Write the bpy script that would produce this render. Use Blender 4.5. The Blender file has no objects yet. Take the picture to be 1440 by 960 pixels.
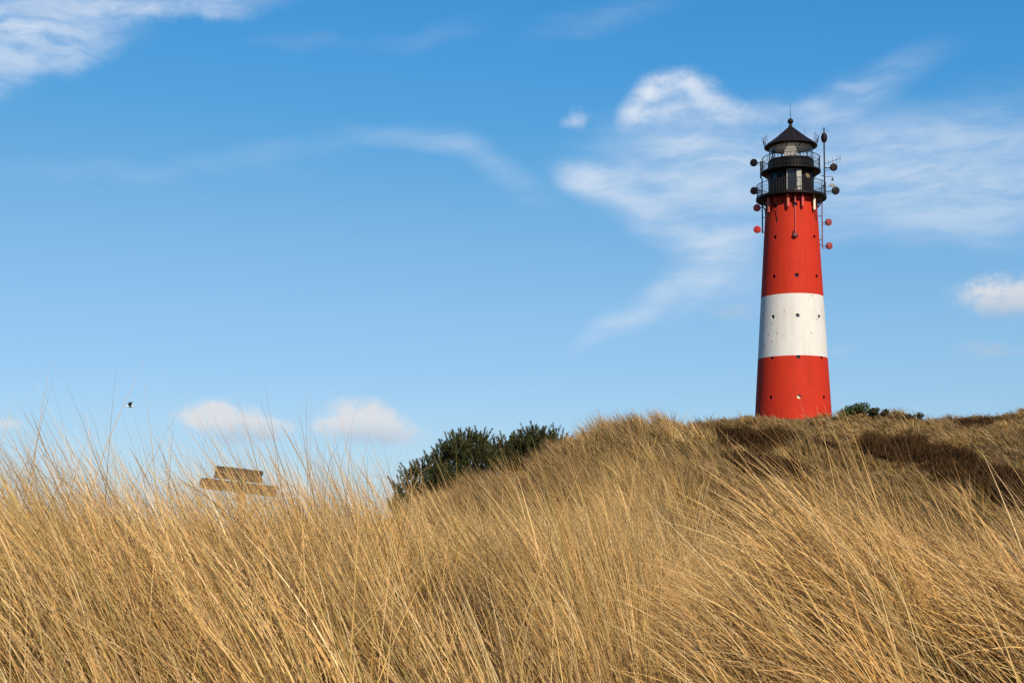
import bpy, math, random
import numpy as np
from mathutils import Vector, Matrix

random.seed(7)
rng = np.random.default_rng(11)
SC = bpy.context.scene
COL = SC.collection
R = math.radians
PI = math.pi

# ------------------------------------------------------------------ camera model
F = 2000.0            # focal length in photo pixels (1440 wide)
PITCH = R(2.8)
CY = 740.0 - F * math.tan(PITCH)

def ray(px, py):
    a = (px - 720.0) / F
    b = (CY - py) / F
    return Vector((a, math.cos(PITCH) - math.sin(PITCH) * b, math.sin(PITCH) + math.cos(PITCH) * b))

def at_depth(px, py, Y):
    r = ray(px, py)
    return r * (Y / r.y)

def az_of(px):
    return math.atan((px - 720.0) / F)

# ------------------------------------------------------------------ helpers
def tag(o, label=None, cat=None, group=None, kind=None):
    if label: o['label'] = label
    if cat: o['category'] = cat
    if group: o['group'] = group
    if kind: o['kind'] = kind
    return o

def empty(name, loc, rz=0.0):
    o = bpy.data.objects.new(name, None)
    o.empty_display_size = 0.3
    o.location = loc
    o.rotation_euler = (0, 0, rz)
    COL.objects.link(o)
    return o

class MB:
    """collects verts and faces, links them as one mesh object"""
    def __init__(s):
        s.v = []; s.f = []
    def add(s, vs, fs):
        n = len(s.v)
        s.v.extend([tuple(v) for v in vs])
        s.f.extend([tuple(i + n for i in f) for f in fs])
    def box(s, c, size, rz=0.0, rot=None, bevel=0.0):
        hx, hy, hz = size[0] / 2, size[1] / 2, size[2] / 2
        m = rot if rot is not None else Matrix.Rotation(rz, 3, 'Z')
        c = Vector(c)
        vs = [c + m @ Vector((x * hx, y * hy, z * hz)) for z in (-1, 1) for y in (-1, 1) for x in (-1, 1)]
        s.add(vs, [(0, 2, 3, 1), (4, 5, 7, 6), (0, 1, 5, 4), (2, 6, 7, 3), (0, 4, 6, 2), (1, 3, 7, 5)])
    def tube(s, p0, p1, r0, r1=None, n=8, cap=True):
        if r1 is None: r1 = r0
        p0 = Vector(p0); p1 = Vector(p1)
        d = (p1 - p0).normalized()
        u = d.orthogonal().normalized(); w = d.cross(u)
        vs = []
        for p, r in ((p0, r0), (p1, r1)):
            for i in range(n):
                a = 2 * PI * i / n
                vs.append(p + (u * math.cos(a) + w * math.sin(a)) * r)
        fs = [(i, (i + 1) % n, n + (i + 1) % n, n + i) for i in range(n)]
        if cap:
            fs += [tuple(range(n - 1, -1, -1)), tuple(range(n, 2 * n))]
        s.add(vs, fs)
    def path(s, pts, r, n=6):
        for a, b in zip(pts[:-1], pts[1:]):
            s.tube(a, b, r, r, n)
    def lathe(s, prof, n=64, c=(0, 0, 0), axis=None, closed=False):
        """prof: (radius, height) along axis (default Z)"""
        c = Vector(c)
        ax = Vector(axis).normalized() if axis is not None else Vector((0, 0, 1))
        if axis is None:
            u, w = Vector((1, 0, 0)), Vector((0, 1, 0))
        else:
            u = ax.orthogonal().normalized(); w = ax.cross(u)
        vs = []; fs = []
        for (r, h) in prof:
            for i in range(n):
                a = 2 * PI * i / n
                vs.append(c + ax * h + (u * math.cos(a) + w * math.sin(a)) * r)
        m = len(prof)
        for k in range(m - 1 if not closed else m):
            k2 = (k + 1) % m
            for i in range(n):
                j = (i + 1) % n
                fs.append((k * n + i, k * n + j, k2 * n + j, k2 * n + i))
        if not closed:
            if prof[0][0] > 1e-6: fs.append(tuple(range(n - 1, -1, -1)))
            if prof[-1][0] > 1e-6: fs.append(tuple((m - 1) * n + i for i in range(n)))
        s.add(vs, fs)
    def ring(s, R0, r, z, n=64, k=6, c=(0, 0, 0)):
        s.lathe([(R0 + r * math.cos(2 * PI * q / k), z + r * math.sin(2 * PI * q / k)) for q in range(k)], n, c, None, True)
    def build(s, name, mat, parent=None, smooth=True, angle=35):
        me = bpy.data.meshes.new(name)
        me.from_pydata(s.v, [], s.f)
        me.validate(); me.update()
        o = bpy.data.objects.new(name, me)
        COL.objects.link(o)
        me.materials.append(mat)
        if smooth:
            me.shade_smooth()
            try: me.set_sharp_from_angle(angle=R(angle))
            except Exception: pass
        if parent is not None: o.parent = parent
        return o

# ------------------------------------------------------------------ materials
def new_mat(name):
    m = bpy.data.materials.new(name); m.use_nodes = True
    nt = m.node_tree
    return m, nt, nt.nodes['Principled BSDF']

def N(nt, t, **kw):
    n = nt.nodes.new(t)
    for k, v in kw.items():
        setattr(n, k, v)
    return n

def noise_color(nt, scale, c0, c1, lo=0.35, hi=0.65, detail=5, coords='Object', stretch=None, rough=0.6):
    tc = N(nt, 'ShaderNodeTexCoord')
    src = tc.outputs[coords]
    if stretch:
        mp = N(nt, 'ShaderNodeMapping'); mp.inputs['Scale'].default_value = stretch
        nt.links.new(src, mp.inputs['Vector']); src = mp.outputs[0]
    nz = N(nt, 'ShaderNodeTexNoise'); nz.inputs['Scale'].default_value = scale
    nz.inputs['Detail'].default_value = detail; nz.inputs['Roughness'].default_value = rough
    nt.links.new(src, nz.inputs['Vector'])
    rp = N(nt, 'ShaderNodeValToRGB')
    rp.color_ramp.elements[0].position = lo; rp.color_ramp.elements[0].color = (*c0, 1)
    rp.color_ramp.elements[1].position = hi; rp.color_ramp.elements[1].color = (*c1, 1)
    nt.links.new(nz.outputs['Fac'], rp.inputs['Fac'])
    return nz, rp

def simple_mat(name, c0, c1=None, scale=2.0, rough=0.5, metal=0.0, stretch=None, bump=0.0, spec=0.5):
    m, nt, b = new_mat(name)
    if c1 is None: c1 = tuple(x * 0.85 for x in c0)
    nz, rp = noise_color(nt, scale, c0, c1, stretch=stretch)
    nt.links.new(rp.outputs[0], b.inputs['Base Color'])
    b.inputs['Roughness'].default_value = rough
    b.inputs['Metallic'].default_value = metal
    b.inputs['Specular IOR Level'].default_value = spec
    if bump:
        bp = N(nt, 'ShaderNodeBump'); bp.inputs['Strength'].default_value = bump; bp.inputs['Distance'].default_value = 0.02
        nt.links.new(nz.outputs['Fac'], bp.inputs['Height']); nt.links.new(bp.outputs[0], b.inputs['Normal'])
    return m

def mixc(nt, fac, a, b):
    mx = N(nt, 'ShaderNodeMix', data_type='RGBA')
    if hasattr(fac, 'name'): nt.links.new(fac, mx.inputs[0])
    else: mx.inputs[0].default_value = fac
    for v, i in ((a, 6), (b, 7)):
        if hasattr(v, 'name'): nt.links.new(v, mx.inputs[i])
        else: mx.inputs[i].default_value = (*v, 1)
    return mx.outputs[2]

def paint_mat(name, base, worn, streak, rust, rust_amt):
    """tower paint: patchy fading, vertical rain streaks, small rust specks, plate seams as bump"""
    m, nt, b = new_mat(name)
    nz, rp = noise_color(nt, 0.45, base, worn, 0.3, 0.7)
    nz2, rp2 = noise_color(nt, 1.6, (0, 0, 0), (1, 1, 1), 0.52, 0.75, stretch=(1, 1, 0.07))
    c = mixc(nt, 0.0, rp.outputs[0], streak)
    mx = c.node
    ml = N(nt, 'ShaderNodeMath', operation='MULTIPLY'); ml.inputs[1].default_value = 0.75
    nt.links.new(rp2.outputs[0], ml.inputs[0]); nt.links.new(ml.outputs[0], mx.inputs[0])
    tc = N(nt, 'ShaderNodeTexCoord')
    vo = N(nt, 'ShaderNodeTexVoronoi'); vo.inputs['Scale'].default_value = 1.15
    nt.links.new(tc.outputs['Object'], vo.inputs['Vector'])
    nz3 = N(nt, 'ShaderNodeTexNoise'); nz3.inputs['Scale'].default_value = 4.0
    nt.links.new(tc.outputs['Object'], nz3.inputs['Vector'])
    ad = N(nt, 'ShaderNodeMath', operation='MULTIPLY_ADD'); ad.inputs[1].default_value = 0.22
    nt.links.new(nz3.outputs['Fac'], ad.inputs[0]); nt.links.new(vo.outputs['Distance'], ad.inputs[2])
    mr = N(nt, 'ShaderNodeMapRange'); mr.inputs['From Min'].default_value = 0.24; mr.inputs['From Max'].default_value = 0.18
    mr.inputs['To Min'].default_value = 0; mr.inputs['To Max'].default_value = rust_amt
    nt.links.new(ad.outputs[0], mr.inputs['Value'])
    col = mixc(nt, mr.outputs[0], c, rust)
    nt.links.new(col, b.inputs['Base Color'])
    b.inputs['Roughness'].default_value = 0.7
    b.inputs['Specular IOR Level'].default_value = 0.12
    bp = N(nt, 'ShaderNodeBump'); bp.inputs['Strength'].default_value = 0.25; bp.inputs['Distance'].default_value = 0.06
    nt.links.new(nz.outputs['Fac'], bp.inputs['Height']); nt.links.new(bp.outputs[0], b.inputs['Normal'])
    return m

M = {}
M['red'] = paint_mat('red_paint', (0.44, 0.027, 0.010), (0.38, 0.023, 0.009), (0.30, 0.020, 0.009), (0.16, 0.025, 0.012), 0.5)
M['white'] = paint_mat('white_paint', (0.58, 0.56, 0.53), (0.53, 0.51, 0.47), (0.46, 0.43, 0.37), (0.30, 0.18, 0.10), 0.8)
M['black'] = simple_mat('black_paint', (0.005, 0.0045, 0.0045), (0.010, 0.008, 0.007), 1.2, 0.45, bump=0.2, spec=0.12)
M['black_iron'] = simple_mat('black_iron', (0.016, 0.016, 0.018), (0.022, 0.02, 0.018), 3, 0.5, spec=0.2)
M['roof'] = simple_mat('roof_sheet', (0.016, 0.011, 0.009), (0.009, 0.007, 0.006), 1.0, 0.5, bump=0.2, spec=0.15)
M['grey'] = simple_mat('grey_panel', (0.27, 0.26, 0.24), (0.2, 0.195, 0.18), 2, 0.5)
M['cream'] = simple_mat('cream_panel', (0.78, 0.68, 0.52), (0.66, 0.55, 0.4), 3, 0.5)
M['ceiling'] = simple_mat('lantern_ceiling', (0.88, 0.78, 0.64), (0.82, 0.71, 0.58), 1.5, 0.4)
M['red_antenna'] = simple_mat('red_antenna', (0.5, 0.035, 0.02), (0.4, 0.028, 0.018), 3, 0.42)
M['red_worn'] = simple_mat('worn_red', (0.26, 0.035, 0.025), (0.18, 0.025, 0.02), 3, 0.6)
M['pink'] = simple_mat('faded_red', (0.48, 0.09, 0.06), (0.4, 0.06, 0.04), 3, 0.5)
M['dark_red'] = simple_mat('dark_red_iron', (0.16, 0.025, 0.03), (0.1, 0.02, 0.025), 4, 0.5)
M['hole'] = simple_mat('dark_glass', (0.012, 0.012, 0.013), (0.02, 0.02, 0.02), 3, 0.12)
M['brass'] = simple_mat('brown_cover', (0.2, 0.14, 0.075), (0.15, 0.1, 0.05), 3, 0.4)
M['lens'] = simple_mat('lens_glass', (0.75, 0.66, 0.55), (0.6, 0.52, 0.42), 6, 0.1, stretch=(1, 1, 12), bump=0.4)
for n_ in M['lens'].node_tree.nodes:              # faint glow added to the lens to brighten the lantern ceiling
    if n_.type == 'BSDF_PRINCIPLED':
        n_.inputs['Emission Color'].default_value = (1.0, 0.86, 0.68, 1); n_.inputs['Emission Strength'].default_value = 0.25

def glass_mat():
    m, nt, b = new_mat('lantern_glass')
    out = nt.nodes['Material Output']
    tr = N(nt, 'ShaderNodeBsdfTransparent'); tr.inputs[0].default_value = (0.95, 0.97, 0.97, 1)
    gl = N(nt, 'ShaderNodeBsdfGlossy'); gl.inputs['Roughness'].default_value = 0.04
    lw = N(nt, 'ShaderNodeLayerWeight'); lw.inputs[0].default_value = 0.5
    pw = N(nt, 'ShaderNodeMath', operation='POWER'); pw.inputs[1].default_value = 5.0
    nt.links.new(lw.outputs['Facing'], pw.inputs[0])
    fr = N(nt, 'ShaderNodeMath', operation='MULTIPLY_ADD'); fr.inputs[1].default_value = 0.85; fr.inputs[2].default_value = 0.05
    nt.links.new(pw.outputs[0], fr.inputs[0])
    mx = N(nt, 'ShaderNodeMixShader')
    nt.links.new(fr.outputs[0], mx.inputs[0]); nt.links.new(tr.outputs[0], mx.inputs[1]); nt.links.new(gl.outputs[0], mx.inputs[2])
    nt.links.new(mx.outputs[0], out.inputs['Surface'])
    return m
M['glass'] = glass_mat()

def wood_mat(name, c0, c1, c2):
    m, nt, b = new_mat(name)
    nz, rp = noise_color(nt, 9, c0, c1, 0.3, 0.7, stretch=(0.6, 8, 8))
    nz2, rp2 = noise_color(nt, 3.5, (0, 0, 0), (1, 1, 1), 0.48, 0.62)
    c = mixc(nt, rp2.outputs[0], rp.outputs[0], c2)
    nt.links.new(c, b.inputs['Base Color']); b.inputs['Roughness'].default_value = 0.85
    bp = N(nt, 'ShaderNodeBump'); bp.inputs['Strength'].default_value = 0.6; bp.inputs['Distance'].default_value = 0.01
    nt.links.new(nz.outputs['Fac'], bp.inputs['Height']); nt.links.new(bp.outputs[0], b.inputs['Normal'])
    return m
M['wood'] = wood_mat('weathered_wood', (0.10, 0.056, 0.030), (0.055, 0.032, 0.020), (0.035, 0.024, 0.018))
M['post_wood'] = wood_mat('post_wood', (0.34, 0.22, 0.11), (0.24, 0.15, 0.07), (0.3, 0.2, 0.11))

def blade_mat(name, transl=0.3, rough=0.55, spec=0.3):
    m, nt, b = new_mat(name)
    out = nt.nodes['Material Output']
    at = N(nt, 'ShaderNodeAttribute', attribute_name='tint')
    nt.links.new(at.outputs['Color'], b.inputs['Base Color'])
    b.inputs['Roughness'].default_value = rough
    b.inputs['Specular IOR Level'].default_value = spec
    tr = N(nt, 'ShaderNodeBsdfTranslucent'); nt.links.new(at.outputs['Color'], tr.inputs['Color'])
    mx = N(nt, 'ShaderNodeMixShader'); mx.inputs[0].default_value = transl
    nt.links.new(b.outputs[0], mx.inputs[1]); nt.links.new(tr.outputs[0], mx.inputs[2])
    nt.links.new(mx.outputs[0], out.inputs['Surface'])
    return m
M['grass'] = blade_mat('straw_blades', 0.25, 0.5, 0.25)
M['needle'] = blade_mat('pine_needles', 0.15, 0.6, 0.3)
M['heather'] = blade_mat('heather_sprigs', 0.1, 0.8, 0.1)

def ground_mat():
    m, nt, b = new_mat('dune_ground')
    nz, rp = noise_color(nt, 0.6, (0.13, 0.075, 0.03), (0.07, 0.04, 0.018), 0.35, 0.65, detail=10)
    nz2, rp2 = noise_color(nt, 22, (0, 0, 0), (1, 1, 1), 0.5, 0.7, detail=6)
    c = mixc(nt, rp2.outputs[0], rp.outputs[0], (0.17, 0.10, 0.045))
    nt.links.new(c, b.inputs['Base Color']); b.inputs['Roughness'].default_value = 0.95
    b.inputs['Specular IOR Level'].default_value = 0.1
    bp = N(nt, 'ShaderNodeBump'); bp.inputs['Strength'].default_value = 0.9; bp.inputs['Distance'].default_value = 0.08
    nt.links.new(nz2.outputs['Fac'], bp.inputs['Height']); nt.links.new(bp.outputs[0], b.inputs['Normal'])
    return m
M['ground'] = ground_mat()
M['bark'] = simple_mat('bark', (0.09, 0.06, 0.04), (0.05, 0.035, 0.025), 8, 0.9, bump=0.6)

# ------------------------------------------------------------------ terrain
TD = np.array([0.0, 1.5, 3, 5, 7, 10, 14, 20, 28, 40, 55, 75, 100, 146, 200, 400, 4000])
TX = np.array([-900, -200, 0, 300, 500, 620, 760, 905, 980, 1050, 1116, 1200, 1440, 1700, 2400])
TZ = np.array([
 # 0     1.5    3     5     7     10    14    20    28    40    55    75    100   146   200   400  4000
 [-1.4, -1.32, -1.0, -.50, -.40, -.62, -1.0, -1.3, -1.6, -2.0, -2.5, -3.0, -3.5, -4.5, -5.0, -6.0, -8],   # -900
 [-1.4, -1.32, -1.0, -.50, -.40, -.62, -1.0, -1.3, -1.6, -2.0, -2.5, -3.0, -3.5, -4.5, -5.0, -6.0, -8],   # -200
 [-1.4, -1.32, -1.0, -.50, -.40, -.62, -1.0, -1.3, -1.6, -2.0, -2.5, -3.0, -3.5, -4.5, -5.0, -6.0, -8],   # 0
 [-1.4, -1.32, -1.0, -.58, -.56, -.75, -1.0, -1.2, -1.5, -2.0, -2.5, -3.0, -3.5, -4.5, -5.0, -6.0, -8],   # 300
 [-1.4, -1.32, -1.05, -.58, -.44, -.66, -.95, -1.1, -1.1, -1.1, -1.6, -2.4, -3.5, -4.5, -5.0, -6.0, -8],   # 500
 [-1.4, -1.32, -1.06, -.64, -.44, -.62, -.95, -1.0, -.50, 0.40, 0.10, -0.4, -1.0, -2.0, -3.0, -6.0, -8],   # 620
 [-1.4, -1.34, -1.10, -.76, -.52, -.62, -.90, -.65, 0.30, 1.55, 1.60, 1.5, 1.0, 1.0, 0.0, -5.0, -8],       # 760
 [-1.4, -1.34, -1.14, -.90, -.70, -.62, -.60, -.05, 1.05, 2.50, 3.00, 3.2, 3.6, 5.0, 4.0, -4.0, -8],       # 905
 [-1.4, -1.34, -1.16, -.96, -.86, -.76, -.60, -.10, 0.70, 2.10, 3.15, 4.4, 6.2, 8.5, 7.0, -4.0, -8],       # 980
 [-1.4, -1.34, -1.14, -.90, -.84, -.88, -.85, -.55, 0.15, 1.45, 2.90, 4.5, 6.6, 9.7, 8.0, -3.0, -8],    # 1050
 [-1.4, -1.34, -1.08, -.76, -.78, -.95, -1.0, -.75, 0.00, 1.30, 2.85, 4.5, 6.7, 9.7, 8.4, -3.0, -8],    # 1116
 [-1.4, -1.32, -1.0, -.44, -.58, -1.0, -1.1, -.85, -.10, 1.15, 2.70, 4.55, 6.95, 9.4, 8.4, -3.0, -8],     # 1200
 [-1.4, -1.32, -1.04, -.66, -.80, -1.0, -1.1, -.95, -.25, 0.85, 2.35, 4.35, 6.8, 8.7, 8.0, -3.0, -8],     # 1440
 [-1.4, -1.32, -1.04, -.62, -.72, -1.0, -1.1, -.95, -.25, 0.85, 2.30, 4.30, 6.70, 8.5, 7.5, -3.0, -8],     # 1700
 [-1.4, -1.32, -1.04, -.62, -.72, -1.0, -1.1, -.95, -.25, 0.80, 2.00, 3.80, 6.00, 8.0, 7.0, -3.0, -8],     # 2400
])
# dense polar grid: azimuth x distance, smoothed
FINE = np.linspace(R(-42), R(42), 337)
COARSE_R = np.linspace(R(42), R(318), 70)[1:-1]
GA = np.concatenate([FINE, COARSE_R])           # full circle, last wraps to first
GD = np.concatenate([np.array([0.25]), np.geomspace(0.6, 260, 210), np.geomspace(280, 4000, 24)])
Ld = lambda d: np.log(d + 1.0)
def table_z(az, d):
    """az, d arrays (same shape) -> z by bilinear lookup"""
    a = np.abs(((az + PI) % (2 * PI)) - PI) * np.sign(((az + PI) % (2 * PI)) - PI)
    a = np.clip(a, R(-39), R(39))
    px = 720 + F * np.tan(a)
    i = np.clip(np.searchsorted(TX, px) - 1, 0, len(TX) - 2)
    t = np.clip((px - TX[i]) / (TX[i + 1] - TX[i]), 0, 1)
    j = np.clip(np.searchsorted(TD, d) - 1, 0, len(TD) - 2)
    u = np.clip((Ld(d) - Ld(TD[j])) / (Ld(TD[j + 1]) - Ld(TD[j])), 0, 1)
    return (TZ[i, j] * (1 - t) * (1 - u) + TZ[i + 1, j] * t * (1 - u) + TZ[i, j + 1] * (1 - t) * u + TZ[i + 1, j + 1] * t * u)

class VN:
    """value noise on a lattice, for bumps, gusts and patches"""
    def __init__(s, seed):
        s.t = np.random.default_rng(seed).random((256, 256))
    def __call__(s, x, y):
        xi = np.floor(x).astype(int); yi = np.floor(y).astype(int)
        fx = x - xi; fy = y - yi
        fx = fx * fx * (3 - 2 * fx); fy = fy * fy * (3 - 2 * fy)
        g = lambda a, b: s.t[a & 255, b & 255]
        return (g(xi, yi) * (1 - fx) * (1 - fy) + g(xi + 1, yi) * fx * (1 - fy) + g(xi, yi + 1) * (1 - fx) * fy + g(xi + 1, yi + 1) * fx * fy)
V1, V2, V3, V4 = VN(1), VN(2), VN(3), VN(4)
def fbm(V, x, y, o=4):
    r = 0; a = 0.5; s = 0
    for k in range(o):
        r = r + a * V(x * 2 ** k + 17.3 * k, y * 2 ** k + 9.1 * k); s += a; a *= 0.5
    return r / s

AA, DD = np.meshgrid(GA, GD, indexing='ij')
ZZ = table_z(AA, DD)
for _ in range(6):                                # smoothing over the polar grid
    ZZ[1:-1] = 0.25 * ZZ[:-2] + 0.5 * ZZ[1:-1] + 0.25 * ZZ[2:]
    ZZ[:, 1:-1] = 0.25 * ZZ[:, :-2] + 0.5 * ZZ[:, 1:-1] + 0.25 * ZZ[:, 2:]
XX = DD * np.sin(AA); YY = DD * np.cos(AA)
amp = np.clip((DD - 1.0) / 60, 0.0, 1.0)
ZZ += (fbm(V1, XX / 9 + 40, YY / 9 + 40) - 0.5) * 1.7 * amp
ZZ += (fbm(V2, XX / 3.0 + 40, YY / 3.0 + 40, 3) - 0.5) * (0.10 + 1.5 * amp) * np.clip(DD - 1.5, 0, 1)

def ground_z(x, y):
    x = np.asarray(x, float); y = np.asarray(y, float)
    d = np.hypot(x, y); a = np.arctan2(x, y)
    n = len(FINE)
    fi = np.clip((a - FINE[0]) / (FINE[1] - FINE[0]), 0, n - 1.001)
    i = fi.astype(int); t = fi - i
    j = np.clip(np.searchsorted(GD, d) - 1, 0, len(GD) - 2)
    u = np.clip((d - GD[j]) / (GD[j + 1] - GD[j]), 0, 1)
    return ZZ[i, j] * (1 - t) * (1 - u) + ZZ[i + 1, j] * t * (1 - u) + ZZ[i, j + 1] * (1 - t) * u + ZZ[i + 1, j + 1] * t * u

def gz(x, y): return float(ground_z(np.array([x]), np.array([y]))[0])

def hit(px, py, d0=3.0, d1=200.0):
    """first point from the camera where the ground rises to this line of sight"""
    r = ray(px, py); h = math.hypot(r.x, r.y); r = r / h
    d = np.linspace(d0, d1, 4000)
    zz = ground_z(r.x * d, r.y * d)
    k = np.where(zz >= r.z * d)[0]
    if len(k) == 0: k = [int(np.argmax(zz / d))]
    dd = d[k[0]]
    return Vector((r.x * dd, r.y * dd, float(zz[k[0]])))

def build_ground():
    na, nd = AA.shape
    co = np.stack([XX, YY, ZZ], -1).reshape(-1, 3)
    co = np.vstack([co, [[0, 0, -1.4]]])
    fs = []
    ii, jj = np.meshgrid(np.arange(na), np.arange(nd - 1), indexing='ij')
    i2 = (ii + 1) % na
    q = np.stack([ii * nd + jj, ii * nd + jj + 1, i2 * nd + jj + 1, i2 * nd + jj], -1).reshape(-1, 4)
    tri = [(na * nd, i * nd, ((i + 1) % na) * nd) for i in range(na)]
    me = bpy.data.meshes.new('ground')
    me.from_pydata(co.tolist(), [], q.tolist() + tri)
    me.update(); me.shade_smooth()
    me.materials.append(M['ground'])
    o = bpy.data.objects.new('ground', me); COL.objects.link(o)
    tag(o, 'brown sandy dune ground under the dry grass', None, None, 'structure')
build_ground()

# ------------------------------------------------------------------ blades
def blades(base, L, az, t0, bend, w, segs, col0, col1, roll=None, twist=0.0, power=1.2, tipw=0.06, seed=False):
    """ribbons: returns verts (n*(segs+1)*2, 3), quads, colours. az: lean direction, t0: tilt at root, bend: extra tilt at tip"""
    n = len(L)
    s = np.linspace(0, 1, segs + 1)
    sm = 0.5 * (s[1:] + s[:-1])
    tilt = t0[:, None] + bend[:, None] * sm[None] ** power
    azs = az[:, None] + twist * (rng.random(n)[:, None] - 0.5) * sm[None]
    st = L[:, None] / segs
    dx = np.sin(tilt) * np.sin(azs) * st; dy = np.sin(tilt) * np.cos(azs) * st; dz = np.cos(tilt) * st
    d = np.stack([dx, dy, dz], -1)
    P = np.concatenate([base[:, None, :], base[:, None, :] + np.cumsum(d, 1)], 1)
    T = np.concatenate([d[:, :1], 0.5 * (d[:, 1:] + d[:, :-1]), d[:, -1:]], 1)
    T /= np.linalg.norm(T, axis=-1, keepdims=True) + 1e-9
    if roll is None: roll = rng.random(n) * PI
    hp = np.stack([np.cos(az), -np.sin(az), np.zeros(n)], -1)[:, None, :] * np.ones((1, segs + 1, 1))
    nn = np.cross(T, hp)
    S = hp * np.cos(roll)[:, None, None] + nn * np.sin(roll)[:, None, None]
    prof = np.maximum((0.75 + 0.45 * s - 1.2 * s ** 2.2) * 1.0, tipw)
    if seed: prof = np.where(s > 0.80, np.where(s > 0.98, 0.5, 2.2), 0.8)
    W = 0.5 * w[:, None] * prof[None]
    v = np.stack([P - S * W[..., None], P + S * W[..., None]], 2).reshape(-1, 3)
    k = np.arange(segs)
    q = np.stack([2 * k, 2 * k + 1, 2 * k + 3, 2 * k + 2], -1)[None] + (np.arange(n) * (segs + 1) * 2)[:, None, None]
    q = q.reshape(-1, 4)
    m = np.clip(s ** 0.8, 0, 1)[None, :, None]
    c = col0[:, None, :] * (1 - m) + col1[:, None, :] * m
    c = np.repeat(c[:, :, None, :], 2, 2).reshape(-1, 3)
    return v, q, c

def blade_object(name, chunks, mat, parent=None):
    vs, qs, cs = [], [], []; off = 0
    for v, q, c in chunks:
        vs.append(v); qs.append(q + off); cs.append(c); off += len(v)
    v = np.concatenate(vs).astype(np.float32); q = np.concatenate(qs).astype(np.int32); c = np.concatenate(cs)
    me = bpy.data.meshes.new(name)
    me.vertices.add(len(v)); me.vertices.foreach_set('co', v.ravel())
    me.loops.add(q.size); me.loops.foreach_set('vertex_index', q.ravel())
    me.polygons.add(len(q)); me.polygons.foreach_set('loop_start', np.arange(0, q.size, 4, dtype=np.int32))
    me.update(calc_edges=True)
    me.polygons.foreach_set('use_smooth', np.ones(len(q), dtype=bool))
    a = me.attributes.new('tint', 'FLOAT_COLOR', 'POINT')
    a.data.foreach_set('color', np.concatenate([c, np.ones((len(c), 1))], 1).astype(np.float32).ravel())
    me.materials.append(mat)
    o = bpy.data.objects.new(name, me); COL.objects.link(o)
    if parent is not None: o.parent = parent
    return o

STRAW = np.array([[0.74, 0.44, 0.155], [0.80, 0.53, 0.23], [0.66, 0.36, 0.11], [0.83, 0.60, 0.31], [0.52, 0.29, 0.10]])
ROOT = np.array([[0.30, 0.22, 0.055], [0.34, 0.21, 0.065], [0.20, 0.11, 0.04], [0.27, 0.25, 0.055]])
BROWN = np.array([[0.36, 0.20, 0.075], [0.26, 0.14, 0.055], [0.44, 0.27, 0.11], [0.20, 0.12, 0.05]])
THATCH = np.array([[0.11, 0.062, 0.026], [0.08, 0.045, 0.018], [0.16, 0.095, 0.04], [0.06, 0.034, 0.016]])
def pick(pal, n, p=None):
    a = pal[rng.choice(len(pal), n, p=p)]; b = pal[rng.choice(len(pal), n, p=p)]
    t = rng.random((n, 1))
    return a * t + b * (1 - t)

WIND = R(-90)        # lean towards -X (left)

# heather patches: (px, py, half width m, half depth m, rotation)
HEATH = [(1066, 634, 1.55, 4.2, 0.10), (1128, 640, 0.75, 3.0, 0.0), (1088, 664, 0.8, 2.8, 0.1),
         (1290, 648, 1.7, 5.2, 0.1), (1356, 668, 1.25, 4.2, 0.1), (1428, 600, 2.2, 6.0, 0.0), (1410, 698, 1.3, 4.0, 0.1)]
HP = [(hit(a, b, 22), c, d, e) for a, b, c, d, e in HEATH]
def in_heath(x, y):
    m = np.zeros(len(x))
    for p, rx, ry, rot in HP:
        dx = x - p.x; dy = y - p.y
        u = (dx * math.cos(rot) + dy * math.sin(rot)) / rx; v = (-dx * math.sin(rot) + dy * math.cos(rot)) / ry
        r = np.sqrt(u * u + v * v) + (fbm(V3, x * 0.8 + 50, y * 0.8 + 50, 4) - 0.5) * 1.7
        m = np.maximum(m, np.clip((1.05 - r) / 0.25, 0, 1))
    return m

def scatter(d0, d1, dens, amin=-25.5, amax=24.5, extra=1.5):
    """points over the wedge in view, uniform per area, with a margin each side"""
    w0 = R(amax - amin)
    area = 0.5 * w0 * (d1 ** 2 - d0 ** 2) + 2 * extra * (d1 - d0)
    n = int(area * dens)
    d = np.sqrt(rng.random(n) * (d1 ** 2 - d0 ** 2) + d0 ** 2)
    a = R(amin) + rng.random(n) * w0
    x = d * np.sin(a); y = d * np.cos(a)
    x = x + (rng.random(n) - 0.5) * 2 * extra * np.clip(4 / d, 0.2, 1)
    return x, y

def mound_w(adeg, d):
    return np.clip((adeg - 12.2) / 1.0, 0, 1) * np.clip((d - 3.2) / 0.4, 0, 1) * np.clip((7.2 - d) / 0.6, 0, 1)

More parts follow.
